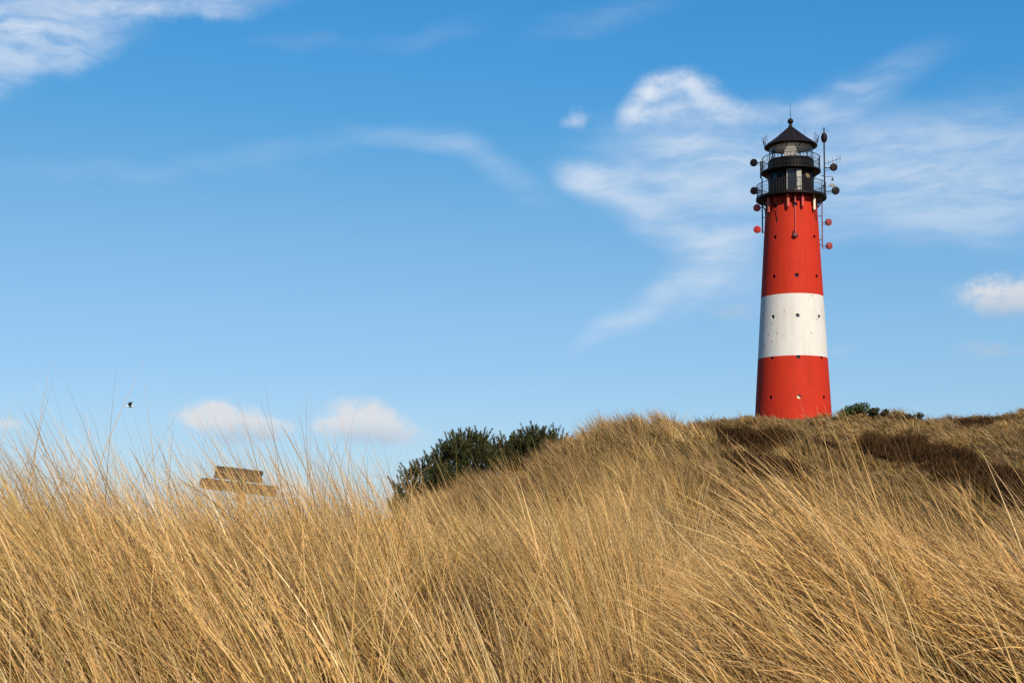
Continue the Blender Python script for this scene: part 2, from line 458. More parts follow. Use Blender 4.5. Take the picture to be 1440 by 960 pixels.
def mound_layer(dens, per):
    """long combed tussocks on the right-hand mound, all swept over to the left"""
    tx, ty = scatter(3.3, 7.0, dens, 12.0, 25.0, 0.3)
    nt_ = len(tx); cnt = rng.integers(int(per * 0.6), int(per * 1.4), nt_)
    idx = np.repeat(np.arange(nt_), cnt); n = len(idx)
    rr = np.abs(rng.normal(0, 1, n)) * 0.07; ra = rng.random(n) * 2 * PI
    x = tx[idx] + rr * np.cos(ra); y = ty[idx] + rr * np.sin(ra)
    base = np.stack([x, y, ground_z(x, y) - 0.02], -1)
    ht = (0.8 + 0.35 * rng.random(nt_))[idx]
    L = (0.62 + 0.40 * rng.random(n)) * ht
    az = WIND + rng.normal(0, 0.16, n) + rng.normal(0, 0.12, nt_)[idx] - 0.1
    t0 = np.clip(rng.normal(0.36, 0.14, n) + 0.1 * np.cos(ra), 0.02, 0.9)
    bend = np.clip(rng.normal(0.75, 0.25, n), 0.15, 1.4)
    stray = rng.random(n) < 0.04
    bend = np.where(stray, 0.2, bend)
    w = 0.0028 + 0.0036 * rng.random(n)
    tone = (0.72 + 0.4 * rng.random(nt_))[idx]
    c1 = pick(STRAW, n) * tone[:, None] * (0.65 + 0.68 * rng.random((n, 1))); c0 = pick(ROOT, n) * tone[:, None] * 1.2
    dead = rng.random(n) < 0.10
    c1[dead] = c1[dead] * np.array([0.55, 0.46, 0.40])
    return blades(base, L, az, t0, bend, w, 9, c0, c1, twist=0.3)

def tussock_layer(d0, d1, dens, per, spread, Lr, wr, segs, tone=1.0, tiltm=1.0, thr=0.0, bendr=(0.25, 0.9), tall=True, pal=None, hs=(0.80, 0.36)):
    pal = STRAW if pal is None else pal
    tx, ty = scatter(d0, d1, dens)
    h = in_heath(tx, ty)
    keep = rng.random(len(tx)) > h * (0.90 if tall else 0.80)
    patch = fbm(V4, tx / 5 + 80, ty / 5 + 80)
    keep &= rng.random(len(tx)) > np.clip((0.40 - patch) * thr, 0, 0.9)
    tad = np.degrees(np.arctan2(tx, ty)); td = np.hypot(tx, ty)
    if tall:       # the heath right of the crest carries little tall grass
        keep &= rng.random(len(tx)) > 0.84 * np.clip((tad - 7.6) / 1.2, 0, 1) * np.clip((td - 17) / 4, 0, 1) * np.clip((72 - td) / 8, 0, 1)
    keep &= rng.random(len(tx)) > 0.8 * mound_w(tad, td)
    tx, ty = tx[keep], ty[keep]
    if d1 <= 15:
        cq = fbm(V4, tx / 0.75 + 33, ty / 1.0 + 71, 2)
        kp = rng.random(len(tx)) < np.clip((cq - 0.36) * 5.0, 0.04, 1)
        tx, ty = tx[kp], ty[kp]
    nt_ = len(tx)
    cnt = rng.integers(int(per * 0.5), int(per * 1.5) + 1, nt_)
    idx = np.repeat(np.arange(nt_), cnt)
    n = len(idx)
    size = (hs[0] + hs[1] * rng.random(nt_))[idx]
    rr = np.abs(rng.normal(0, 1, n)) * spread * size
    ra = rng.random(n) * 2 * PI
    x = tx[idx] + rr * np.cos(ra); y = ty[idx] + rr * np.sin(ra)
    d = np.hypot(x, y)
    ok = d > 1.35
    idx, size, rr, ra, x, y, d = (q[ok] for q in (idx, size, rr, ra, x, y, d)); n = len(x)
    base = np.stack([x, y, ground_z(x, y) - 0.02], -1)
    L = (Lr[0] + (Lr[1] - Lr[0]) * rng.random(n)) * size
    adq = np.degrees(np.arctan2(x, y))
    L = L * (1 - 0.26 * np.clip((adq - 7.0) / 2.0, 0, 1) * np.clip((30 - d) / 4, 0, 1))
    if d1 <= 15:        # tufts and hollows
        cl = fbm(V4, x / 0.75 + 33, y / 1.0 + 71, 2)
        L = L * np.clip(0.48 + 1.02 * cl, 0.45, 1.12)
    L = L * (1 - 0.13 * np.exp(-((adq + 10.8) / 2.2) ** 2))
    # gust field
    g = fbm(V1, x / 2.6 + 60, y / 2.6 + 60, 3)
    g2 = fbm(V2, x / 6 + 90, y / 6 + 30, 2)
    adeg = np.degrees(np.arctan2(x, y))
    lean = np.clip(0.12 + 0.85 * g, 0.1, 1.0) * tiltm * (1 - 0.55 * np.exp(-((adeg - 6.5) / 3.2) ** 2) * (d < 20))
    az = WIND + (g2 - 0.5) * 1.6 + rng.normal(0, 0.38, n)
    # fan-out: own outward direction added to the wind
    ox = np.cos(ra) * rr / (spread + 1e-6) * 0.14; oy = np.sin(ra) * rr / (spread + 1e-6) * 0.14
    t0 = np.abs(rng.normal(0.20, 0.16, n)) + 0.25 * lean
    vx = np.sin(t0) * np.sin(az) + ox; vy = np.sin(t0) * np.cos(az) + oy
    t0 = np.arcsin(np.clip(np.hypot(vx, vy), 0, 0.93)); az = np.arctan2(vx, vy)
    stray = rng.random(n) < 0.045
    az = np.where(stray, rng.random(n) * 2 * PI, az)
    bend = (bendr[0] + (bendr[1] - bendr[0]) * rng.random(n) ** 1.5) * (0.35 + 0.9 * lean)
    w = np.maximum(wr[0] + (wr[1] - wr[0]) * rng.random(n), d * wr[2])
    tone_t = (0.62 + 0.55 * rng.random(nt_) ** 0.8)[idx] * tone
    c1 = pick(pal, n) * tone_t[:, None] * (0.60 + 0.72 * rng.random((n, 1)))
    if d0 > 10:          # older brown stands among the straw ones
        aq = np.degrees(np.arctan2(x, y))
        bias = 0.16 * np.clip((5.0 - aq) / 2.0, 0, 1) * np.clip((d - 20) / 6, 0, 1) + 0.10 * np.clip((d - 48) / 10, 0, 1)
        br = np.clip((fbm(V3, x / 2.4 + 11, y / 4.0 + 23, 3) - 0.44 + bias) * 5, 0, 0.88)[:, None]
        c1 = c1 * (1 - br) + pick(BROWN, n) * (0.6 + 0.6 * rng.random((n, 1))) * br
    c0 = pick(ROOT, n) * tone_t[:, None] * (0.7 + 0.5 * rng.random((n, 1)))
    dead = rng.random(n) < 0.14
    c1[dead] = c1[dead] * np.array([0.52, 0.46, 0.42])
    green = rng.random(n) < 0.08
    c0[green] = np.array([0.16, 0.19, 0.05]); c1[green] = c1[green] * np.array([0.72, 0.85, 0.6])
    kink = (rng.random(n) < 0.07) & (d < 16)       # broken tips
    a = ~kink
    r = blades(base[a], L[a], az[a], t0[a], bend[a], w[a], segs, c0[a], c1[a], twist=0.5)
    if kink.any():
        b_ = kink
        q = blades(base[b_], L[b_], az[b_] + rng.normal(0, 0.5, b_.sum()), t0[b_] * 0.7, 1.2 + 0.9 * rng.random(b_.sum()), w[b_], segs, c0[b_], c1[b_] * 0.9, twist=2.0, power=5.0)
        r = (np.concatenate([r[0], q[0]]), np.concatenate([r[1], q[1] + len(r[0])]), np.concatenate([r[2], q[2]]))
    return r

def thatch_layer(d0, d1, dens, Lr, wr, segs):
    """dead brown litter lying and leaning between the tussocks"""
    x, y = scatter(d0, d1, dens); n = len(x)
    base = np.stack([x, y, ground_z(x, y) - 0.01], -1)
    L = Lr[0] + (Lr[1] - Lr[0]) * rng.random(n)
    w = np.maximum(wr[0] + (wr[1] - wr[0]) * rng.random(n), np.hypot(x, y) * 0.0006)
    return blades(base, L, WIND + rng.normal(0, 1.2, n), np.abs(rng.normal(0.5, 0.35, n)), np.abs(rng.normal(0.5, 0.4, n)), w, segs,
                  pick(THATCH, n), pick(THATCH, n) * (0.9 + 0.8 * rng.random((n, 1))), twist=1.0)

def stalk_layer(d0, d1, dens, amin, amax, Lr):
    x, y = scatter(d0, d1, dens, amin, amax, 0.5)
    n = len(x)
    base = np.stack([x, y, ground_z(x, y)], -1)
    L = Lr[0] + (Lr[1] - Lr[0]) * rng.random(n)
    az = WIND + rng.normal(0, 0.3, n)
    t0 = np.abs(rng.normal(0.12, 0.1, n)); bend = 0.35 + 0.5 * rng.random(n)
    w = np.full(n, 0.0019)
    c0 = pick(STRAW, n) * 0.7; c1 = pick(STRAW, n) * 0.6
    return blades(base, L, az, t0, bend, w, 14, c0, c1, twist=0.3, seed=True)

near = [
    tussock_layer(1.9, 5.0, 16, 95, 0.060, (0.45, 1.0), (0.0028, 0.0066, 0.0), 9, thr=2.2),
    tussock_layer(5.0, 9.0, 15, 92, 0.070, (0.42, 1.0), (0.0030, 0.0066, 0.0005), 7, thr=1.6),
    tussock_layer(9.0, 15.0, 7, 100, 0.095, (0.42, 1.0), (0.0035, 0.007, 0.00052), 6, thr=2.2),
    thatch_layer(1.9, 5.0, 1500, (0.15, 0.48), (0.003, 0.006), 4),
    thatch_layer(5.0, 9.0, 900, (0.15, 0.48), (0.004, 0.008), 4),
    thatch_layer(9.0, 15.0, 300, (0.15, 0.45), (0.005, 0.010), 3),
    mound_layer(11, 125),
    stalk_layer(4.6, 8.0, 5.0, -24, -5, (0.85, 1.12)),
]
o = blade_object('marram_grass', near, M['grass'])
tag(o, 'tall straw coloured marram grass bent to the left by wind across the foreground', 'grass', None, 'stuff')
mid = [
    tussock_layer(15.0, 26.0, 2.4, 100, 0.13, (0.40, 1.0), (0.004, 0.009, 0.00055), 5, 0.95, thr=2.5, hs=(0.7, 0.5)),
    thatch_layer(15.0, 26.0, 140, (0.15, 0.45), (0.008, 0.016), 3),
    tussock_layer(26.0, 48.0, 0.85, 140, 0.20, (0.30, 1.05), (0.008, 0.016, 0.00055), 4, 0.86, thr=4.0, hs=(0.6, 0.65)),
    tussock_layer(24.0, 48.0, 6.5, 36, 0.24, (0.12, 0.36), (0.008, 0.016, 0.0006), 3, 0.85, 1.4, bendr=(0.6, 1.6), tall=False, pal=BROWN),
    tussock_layer(48.0, 80.0, 0.40, 120, 0.30, (0.25, 0.85), (0.01, 0.02, 0.00055), 3, 0.72, 1.25, thr=4.5, bendr=(0.5, 1.4), hs=(0.55, 0.7)),
    tussock_layer(48.0, 80.0, 3.4, 30, 0.32, (0.14, 0.42), (0.01, 0.02, 0.0006), 3, 0.85, 1.4, bendr=(0.6, 1.6), tall=False, pal=BROWN),
    tussock_layer(80.0, 118.0, 0.36, 95, 0.40, (0.25, 0.9), (0.015, 0.03, 0.00055), 3, 0.68, 1.25, thr=4.0, bendr=(0.5, 1.4), hs=(0.5, 0.8)),
    tussock_layer(80.0, 118.0, 1.6, 28, 0.42, (0.16, 0.45), (0.015, 0.03, 0.0006), 3, 0.85, 1.4, bendr=(0.6, 1.6), tall=False, pal=BROWN),
    tussock_layer(118.0, 152.0, 0.5, 36, 0.35, (0.3, 0.7), (0.015, 0.03, 0.0006), 3, 0.62, thr=3.0, pal=BROWN),
]
o = blade_object('dune_grass', mid, M['grass'])
tag(o, 'shorter brown and straw dune grass covering the hill below the lighthouse', 'grass', None, 'stuff')

# ------------------------------------------------------------------ heather patches and shrubs
HLAB = ['dark brown heather patch on the hill just left below the lighthouse, the largest there',
        'small dark heather patch directly below the lighthouse foot',
        'low dark heather patch spreading down the slope under the other two near the lighthouse',
        'largest dark brown heather patch on the slope right of the lighthouse',
        'dark heather patch sloping down behind the bent grass mound at the right edge',
        'dark heather patch along the ridge line at the far right edge of the hill',
        'small dark heather patch half hidden behind bent grass lowest at the right edge']
HPAL = np.array([[0.042, 0.018, 0.007], [0.062, 0.029, 0.010], [0.026, 0.012, 0.006], [0.050, 0.032, 0.010]])
for k, (p, rx, ry, rot) in enumerate(HP):
    area = PI * rx * ry
    n = int(area * 200)
    r = np.sqrt(rng.random(n)) * 1.3; a = rng.random(n) * 2 * PI
    u = r * np.cos(a) * rx; v = r * np.sin(a) * ry
    x = p.x + u * math.cos(rot) - v * math.sin(rot); y = p.y + u * math.sin(rot) + v * math.cos(rot)
    keep = (r + (fbm(V3, x * 0.8 + 50, y * 0.8 + 50, 4) - 0.5) * 1.7) < 1.0
    x, y = x[keep], y[keep]; n = len(x)
    hump = 0.12 + 0.9 * np.clip(fbm(V2, x * 1.1 + 20, y * 1.1 + 20, 3) - 0.2, 0, 1)
    sp = 5
    xx = np.repeat(x, sp) + rng.normal(0, 0.07, n * sp); yy = np.repeat(y, sp) + rng.normal(0, 0.07, n * sp)
    nn = n * sp
    base = np.stack([xx, yy, ground_z(xx, yy) - 0.02 + np.repeat(hump, sp) * rng.random(nn) * 0.55], -1) - np.array([p.x, p.y, p.z])
    L = np.repeat(hump, sp) * (0.35 + 0.4 * rng.random(nn))
    ch = blades(base, L, rng.random(nn) * 2 * PI, np.abs(rng.normal(0.5, 0.3, nn)), rng.normal(0, 0.4, nn),
                np.full(nn, 0.035), 2, pick(HPAL, nn), pick(HPAL, nn) * (0.7 + 1.1 * np.repeat(fbm(V1, x * 1.5 + 9, y * 1.5 + 5, 3), sp)[:, None] * (0.4 + 1.2 * rng.random((nn, 1)))))
    o = blade_object('heather_patch', [ch], M['heather'])
    o.location = p
    tag(o, HLAB[k], 'heather', 'heather patches on the hill')

def leafy_bush(loc, rx, ry, h, nleaf, pal, label, lsize=0.07, name='low_shrub', cat='shrub'):
    root = empty(name, loc)
    tag(root, label, cat, 'green shrubs on the ridge')
    # uneven lobes
    k = 9
    cx = rng.uniform(-0.75, 0.75, k) * rx; cy = rng.uniform(-0.7, 0.7, k) * ry
    cz = h * (0.35 + 0.4 * rng.random(k) * (1 - 0.5 * (cx / rx) ** 2)); cr = rng.uniform(0.22, 0.42, k) * h
    i = rng.integers(0, k, nleaf)
    u = rng.normal(0, 1, (nleaf, 3)); u /= np.linalg.norm(u, axis=1)[:, None]
    u *= (rng.random(nleaf) ** 0.4)[:, None] * cr[i][:, None] * np.array([1.15, 1.15, 1.0])
    base = np.stack([cx[i], cy[i], cz[i]], -1) + u
    base[:, 2] = np.maximum(base[:, 2], 0.02)
    L = lsize * (0.7 + 0.7 * rng.random(nleaf))
    c = pick(pal, nleaf)
    ch = blades(base, L, rng.random(nleaf) * 2 * PI, rng.uniform(0.1, 1.5, nleaf), rng.uniform(0, 0.6, nleaf), L * 0.7, 2, c, c * 1.15)
    blade_object('foliage', [ch], M['needle'], root)
    mb = MB()
    for q in range(k):
        mb.tube((cx[q] * 0.15, cy[q] * 0.15, -0.05), (cx[q], cy[q], cz[q]), 0.02, 0.008, 5)
    mb.build('stem', M['bark'], root)
    return root
GREEN = np.array([[0.05, 0.085, 0.025], [0.07, 0.10, 0.03], [0.035, 0.06, 0.02], [0.09, 0.10, 0.035]])
DARKG = np.array([[0.035, 0.05, 0.02], [0.05, 0.055, 0.025], [0.055, 0.045, 0.02]])
def ridge(px, d, dz=0.0):
    a = az_of(px); x = d * math.sin(a); y = d * math.cos(a)
    return Vector((x, y, gz(x, y) + dz))
def crest(px, d0=60, d1=140):
    a = az_of(px); d = np.linspace(d0, d1, 800)
    z = ground_z(d * math.sin(a), d * math.cos(a)); k = int(np.argmax(z / d))
    return ridge(px, d[k])
for px, rx, ry, h, n, pal, lab in (
    (1206, 1.15, 1.0, 1.15, 1500, GREEN, 'bright green leafy bush on the ridge beside the foot of the red lighthouse'),
    (1248, 2.2, 1.0, 0.62, 1300, DARKG, 'low dark green shrub on the ridge, next one right of the bright bush'),
    (1283, 2.2, 0.9, 0.55, 1100, DARKG, 'flat dark shrub on the ridge, third one right of the lighthouse'),
    (1350, 2.8, 1.0, 0.5, 1500, DARKG, 'wide low dark shrub along the ridge near the right edge'),
    (1395, 2.6, 1.0, 0.55, 1300, DARKG, 'last dark shrub on the ridge before the heather at the right edge')):
    leafy_bush(crest(px) - Vector((0, 0, 0.22)), rx, ry, h, n, pal, lab, 0.13)

# mountain pines behind the left shoulder of the dune
PINE = np.array([[0.024, 0.032, 0.010], [0.034, 0.043, 0.012], [0.075, 0.078, 0.022], [0.050, 0.036, 0.014]])
def pine(loc, lobes, label, nsh):
    """lobes: (x, y, z, rx, rz) crown clumps; upright candle shoots set through them"""
    root = empty('mountain_pine', loc)
    tag(root, label, 'pine', 'dark pines behind the dune')
    base, L, az, t0, w, c = [], [], [], [], [], []
    mb = MB()
    zs = [q[2] for q in lobes]
    mb.tube((0, 0, -0.4), (0, 0, 0.8), 0.12, 0.08, 8)
    weights = np.array([q[3] * q[3] * q[4] for q in lobes]); weights /= weights.sum()
    for q in lobes:
        m = Vector((q[0] * 0.4, q[1] * 0.4, 0.5 + q[2] * 0.3))
        mb.tube((0, 0, 0.3), m, 0.08, 0.055, 6); mb.tube(m, (q[0], q[1], q[2]), 0.055, 0.025, 6)
    trunk = mb.build('trunk', M['bark'], root)
    for s in range(nsh):
        q = lobes[rng.choice(len(lobes), p=weights)]
        u = rng.normal(0, 1, 3); u /= np.linalg.norm(u)
        if u[2] < -0.3: u[2] *= -0.6
        rad = (0.30 + 0.70 * rng.random() ** 0.45)
        p = np.array(q[:3]) + u * rad * np.array([q[3], q[3], q[4]])
        # shoot axis: mostly up, leaning outwards
        ax = np.array([u[0] * 0.5, u[1] * 0.5, 0.9]) + rng.normal(0, 0.15, 3); ax /= np.linalg.norm(ax)
        sl = 0.28 + 0.34 * rng.random() * (1.25 if rng.random() < 0.3 else 1)
        m = 95
        tt = rng.random(m)
        o1 = np.cross(ax, [1, 0.3, 0.1]); o1 /= np.linalg.norm(o1); o2 = np.cross(ax, o1)
        pa = rng.random(m) * 2 * PI
        rd = (o1[None] * np.cos(pa)[:, None] + o2[None] * np.sin(pa)[:, None])
        spread = (0.95 - 0.55 * tt)[:, None]
        dv = ax[None] * (1.0 - 0.5 * spread) + rd * spread
        dv /= np.linalg.norm(dv, axis=1)[:, None]
        base.append(p[None] + ax[None] * (tt * sl)[:, None])
        L.append(0.06 + 0.05 * rng.random(m)); az.append(np.arctan2(dv[:, 0], dv[:, 1])); t0.append(np.arccos(np.clip(dv[:, 2], -1, 1)))
        w.append(np.full(m, 0.024))
        tone = 0.7 + 0.9 * rng.random()
        c.append(pick(PINE, m) * tone)
    base = np.concatenate(base); L = np.concatenate(L); az = np.concatenate(az); t0 = np.concatenate(t0); w = np.concatenate(w); c = np.concatenate(c)
    ch = blades(base, L, az, t0, np.zeros(len(L)), w, 1, c, c * 1.2, tipw=0.35)
    blade_object('crown', [ch], M['needle'], root)
    return root

def lobes_px(spec, Y, root):
    """crown clumps given where they stand in the view, at depth Y; spread in depth too"""
    out = []
    for px, py, rx, rz, dy in list(spec) + [(q[0], q[1] + 26, q[2], q[3], q[4]) for q in spec if q[1] > 645 or q[0] > 700]:
        p = at_depth(px, py + 7, Y + dy) - root
        out.append((p.x, p.y, p.z, rx, rz))
    return out
YP = 52.0
def base_at(px, Y):
    x = (px - 720) / F * Y
    return Vector((x, Y, gz(x, Y)))
b1 = base_at(635, YP)
pine(b1, lobes_px([(655, 640, 0.85, 0.75, 0), (628, 652, 0.8, 0.65, 0.5), (672, 650, 0.7, 0.75, -0.3), (600, 668, 0.75, 0.55, 0.2),
                   (640, 675, 0.9, 0.6, -0.5), (575, 690, 0.65, 0.5, 0.4), (610, 695, 0.8, 0.5, -0.3), (660, 690, 0.9, 0.6, 0.8),
                   (652, 622, 0.35, 0.35, 0), (632, 634, 0.3, 0.3, 0), (676, 622, 0.28, 0.42, 0)], YP, b1),
     'dark green bushy mountain pine with upright shoots, the larger one by the open sky', 1300)
b2 = base_at(752, YP + 2)
pine(b2, lobes_px([(750, 626, 0.75, 0.55, 0), (722, 636, 0.75, 0.55, 0.3), (700, 644, 0.65, 0.55, 0.1), (786, 631, 0.65, 0.4, 0.2), (800, 634, 0.4, 0.3, 0.2), (708, 658, 0.7, 0.5, -0.2), (745, 650, 0.9, 0.5, 0.4),
                   (754, 612, 0.4, 0.3, 0), (775, 620, 0.4, 0.3, 0)], YP + 2, b2),
     'dark green mountain pine half sunk behind the grassy shoulder of the dune', 1150)
b3 = base_at(552, YP - 2)
pine(b3, lobes_px([(559, 700, 0.3, 0.36, 0), (566, 712, 0.4, 0.4, 0.2)], YP - 2, b3),
     'small dark pine tip poking above the grass, outermost beside the open sky', 45)

# ------------------------------------------------------------------ wooden signpost
def signpost():
    Y = 17.0
    top = at_depth(340, 658.5, Y)
    g = gz(top.x, Y)
    root = empty('wooden_signpost', (top.x, Y, g))
    tag(root, 'weathered wooden signpost with two crossing plank boards standing in the tall grass', 'signpost')
    Hh = top.z - g
    mb = MB()
    mb.lathe([(0.055, -0.3), (0.052, Hh - 0.02), (0.045, Hh), (0.0, Hh + 0.005)], 12)
    mb.build('post', M['post_wood'], root)
    def board(pa, pb, hgt, name_off, y, round_left):
        a = at_depth(pa[0], pa[1], Y) - Vector((top.x, Y, g)); b = at_depth(pb[0], pb[1], Y) - Vector((top.x, Y, g))
        d = Vector((b.x - a.x, 0, b.z - a.z)); ln = d.length; d.normalize(); up = Vector((-d.z, 0, d.x))
        out = []
        h2 = hgt / 2
        if round_left:
            for k in range(9):
                t = PI / 2 + PI * k / 8
                out.append((h2 * 0.7 + h2 * 0.7 * math.cos(t), h2 * math.sin(t)))
        else:
            out += [(0, h2), (0.012, 0.01), (0, -h2)]
        nb = 14
        out += [(ln * (k / nb), -h2 + 0.003 * random.uniform(-1, 1)) for k in range(2, nb)]
        out += [(ln, -h2 * 0.96), (ln - 0.012, 0), (ln + 0.004, h2 * 0.97)]
        out += [(ln * (k / nb), h2 + 0.003 * random.uniform(-1, 1)) for k in range(nb - 1, 1, -1)]
        n = len(out); th = 0.035
        vs = [a + d * u + up * v + Vector((0, y, 0)) for u, v in out] + [a + d * u + up * v + Vector((0, y + th, 0)) for u, v in out]
        fs = [tuple(range(n)), tuple(range(2 * n - 1, n - 1, -1))] + [(i, n + i, n + (i + 1) % n, (i + 1) % n) for i in range(n)]
        m = MB(); m.add(vs, fs)
        return m.build('board', M['wood'], root, True, 30)
    tb = board((303.5, 663.3), (371, 671), 17.6 / F * Y, 0, -0.10, False)
    tb['label'] = 'short dark upper board'
    lb = board((283, 678.5), (391, 691.5), 15 / F * Y, 0, -0.094, True)
    lb['label'] = 'long lower board with a rounded end'
signpost()

# ------------------------------------------------------------------ gull
def gull():
    p = at_depth(183, 571, 80.0)
    root = empty('flying_gull', p, R(20))
    tag(root, 'small gull flying with raised wings, dark against the pale sky', 'bird')
    mb = MB()
    prof = [(0.0, -0.22), (0.02, -0.20), (0.055, -0.12), (0.07, 0.0), (0.06, 0.08), (0.035, 0.13), (0.04, 0.16), (0.035, 0.19), (0.012, 0.215), (0.0, 0.25)]
    mb.lathe(prof, 12, (0, 0, 0), (-1, 0.0, 0.06))
    mb.add([(0.17, -0.03, -0.01), (0.17, 0.03, -0.01), (0.34, 0.06, 0.0), (0.34, -0.06, 0.0), (0.25, 0, 0.012)], [(0, 1, 4), (1, 2, 4), (2, 3, 4), (3, 0, 4), (0, 3, 2, 1)])
    white = simple_mat('gull_white', (0.75, 0.75, 0.73), None, 5, 0.7)
    body = mb.build('body', white, root)
    wm = simple_mat('gull_wing', (0.05, 0.055, 0.06), (0.10, 0.10, 0.11), 5, 0.7)
    for s in (-1, 1):
        up, lo = [], []
        for k, (yy, zz, xf, xb) in enumerate(((0.03, 0.03, -0.10, 0.08), (0.18, 0.13, -0.11, 0.07), (0.32, 0.20, -0.08, 0.08), (0.46, 0.20, 0.0, 0.11), (0.58, 0.17, 0.10, 0.14))):
            up += [(xf, s * yy, zz + 0.008), (xb, s * yy, zz + 0.004)]
            lo += [(xf, s * yy, zz - 0.004), (xb, s * yy, zz - 0.002)]
        n = len(up); fs = []
        for k in range(4):
            a = 2 * k
            fs += [(a, a + 1, a + 3, a + 2), (n + a, n + a + 2, n + a + 3, n + a + 1), (a, a + 2, n + a + 2, n + a), (a + 1, n + a + 1, n + a + 3, a + 3)]
        fs += [(0, n, n + 1, 1), (n - 2, n - 1, 2 * n - 1, 2 * n - 2)]
        w = MB(); w.add(up + lo, fs)
        w.build('wing', wm, root)
gull()

# ------------------------------------------------------------------ lighthouse
YL = 146.0
LB = at_depth(1115.5, 583, YL)
LX = LB.x
S = YL / F                                     # metres per photo pixel at the tower
GZ = gz(LX, YL)
ROOTZ = GZ - 0.6
front = Vector((-LX, -YL, 0)).normalized()
right = Vector((-front.y, front.x, 0))         # to the right as seen from the camera
if right.x < 0: right = -right
def Z(py): return at_depth(1115, py, YL).z - ROOTZ
def pol(r, deg, z):
    a = R(deg)
    v = front * (math.cos(a) * r) + right * (math.sin(a) * r)
    return Vector((v.x, v.y, z))
def XR(px, z): return 0
lh = empty('lighthouse', (LX, YL, ROOTZ))
tag(lh, 'tall red and white striped lighthouse with black lantern on the dune hilltop', 'lighthouse')

def rad(py):                                   # half width in pixels -> metres
    return (36.6 + (py - 300) * 0.0585) * S
def body(name, y0, y1, mat, rows):
    """wall section from photo row y0 (top) to y1 (bottom), with round window recesses cut in"""
    mb = MB()
    z0, z1 = (0.0 if y1 is None else Z(y1)), Z(y0)
    r0 = rad(583 + (Z(583)) / S) if y1 is None else rad(y1)
    mb.lathe([(r0, z0), (rad(y0), z1)], 128)
    o = mb.build(name, mat, None, True, 40)
    for row in rows:
        for k in range(8):
            ang = 9 + 45 * k
            zc = Z(row); rc = rad(row)
            c = MB()
            d = pol(1, ang, 0); c.tube(pol(rc - 0.28, ang, zc), pol(rc + 0.3, ang, zc), 0.215, 0.215, 24)
            cut = c.build('cutter', mat, None, False)
            md = o.modifiers.new('b', 'BOOLEAN'); md.operation = 'DIFFERENCE'; md.solver = 'EXACT'; md.object = cut
    if rows:
        dg = bpy.context.evaluated_depsgraph_get()
        me = bpy.data.meshes.new_from_object(o.evaluated_get(dg))
        cuts = [m.object for m in o.modifiers]
        o.modifiers.clear()
        o.data = me
        for c in cuts: bpy.data.objects.remove(c, do_unlink=True)
        me.shade_smooth(); me.set_sharp_from_angle(angle=R(40))
    o.parent = lh
    for row in rows:
        for k in range(8):
            ang = 9 + 45 * k
            zc = Z(row); rc = rad(row)
            g = MB()
            ax = pol(1, ang, 0)
            g.lathe([(0.20, 0.0), (0.21, 0.0), (0.21, 0.10), (0.165, 0.10), (0.165, 0.03), (0.0, 0.03)], 20, pol(rc - 0.27, ang, zc), ax)
            mt = M['hole']
            lab = None
            if k == 0 and row == 562: mt = M['cream']; lab = 'porthole covered by a cream plate'
            elif k == 0 and row == 506: mt = M['brass']; lab = 'porthole with a brown cover'
            elif k == 0 and row in (450,): mt = M['pgrey']; lab = 'porthole with grey reflecting glass'
            p = g.build('porthole', mt, lh)
            if lab: p['label'] = lab
    return o
M['pgrey'] = simple_mat('porthole_grey', (0.22, 0.22, 0.21), (0.14, 0.14, 0.14), 3, 0.15)
for nm, a, b, mt, rows in (('red_wall', 505.0, None, M['red'], (506.8, 562)), ('white_wall', 419.0, 505.0, M['white'], (450,)), ('red_wall', 281.5, 419.0, M['red'], (295, 339, 394))):
    o = body(nm, a, b, mt, rows)
    if nm == 'red_wall': o['label'] = 'upper red band' if b else 'lower red band'

# centre row correction for perspective: heights are read at the axis
zD1 = Z(278.0)          # lower gallery deck top
zD1b = Z(281.5)
rG1 = 49.0 * S
mb = MB()
mb.lathe([(35.0 * S, zD1b - 0.08), (rG1, zD1b), (rG1 + 0.03, zD1b + 0.02), (rG1 + 0.03, zD1), (31.0 * S, zD1)], 96)
for k in range(16):      # support brackets
    a = 22.5 * k + 4
    mb.tube(pol(35.4 * S, a, zD1b - 1.0), pol(rG1 - 0.25, a, zD1b - 0.04), 0.05, 0.05, 6)
mb.build('gallery_deck', M['black'], lh)['label'] = 'wide lower gallery deck'
def railing(rr, z0, h, n, bars, lab):
    mb = MB()
    mb.ring(rr, 0.035, z0 + h, 96); 
    for q in range(1, bars + 1): mb.ring(rr, 0.018, z0 + h * q / (bars + 1), 96, 5)
    for k in range(n):
        a = 360 * k / n
        mb.tube(pol(rr, a, z0), pol(rr, a, z0 + h), 0.03 if k % 4 == 0 else 0.016, None, 6)
    o = mb.build('railing', M['black_iron'], lh); o['label'] = lab
railing(rG1 - 0.06, zD1, 17.5 * S, 72, 2, 'lower gallery railing')
# watch room
zW = Z(242.0) - 0.1
mb = MB(); mb.lathe([(31.0 * S, zD1), (31.0 * S, zW)], 96)
for k in range(24):
    a = 15 * k + 5
    mb.tube(pol(31.0 * S, a, zD1), pol(31.0 * S, a, zW), 0.04, None, 6)
mb.build('watch_room', M['black'], lh)
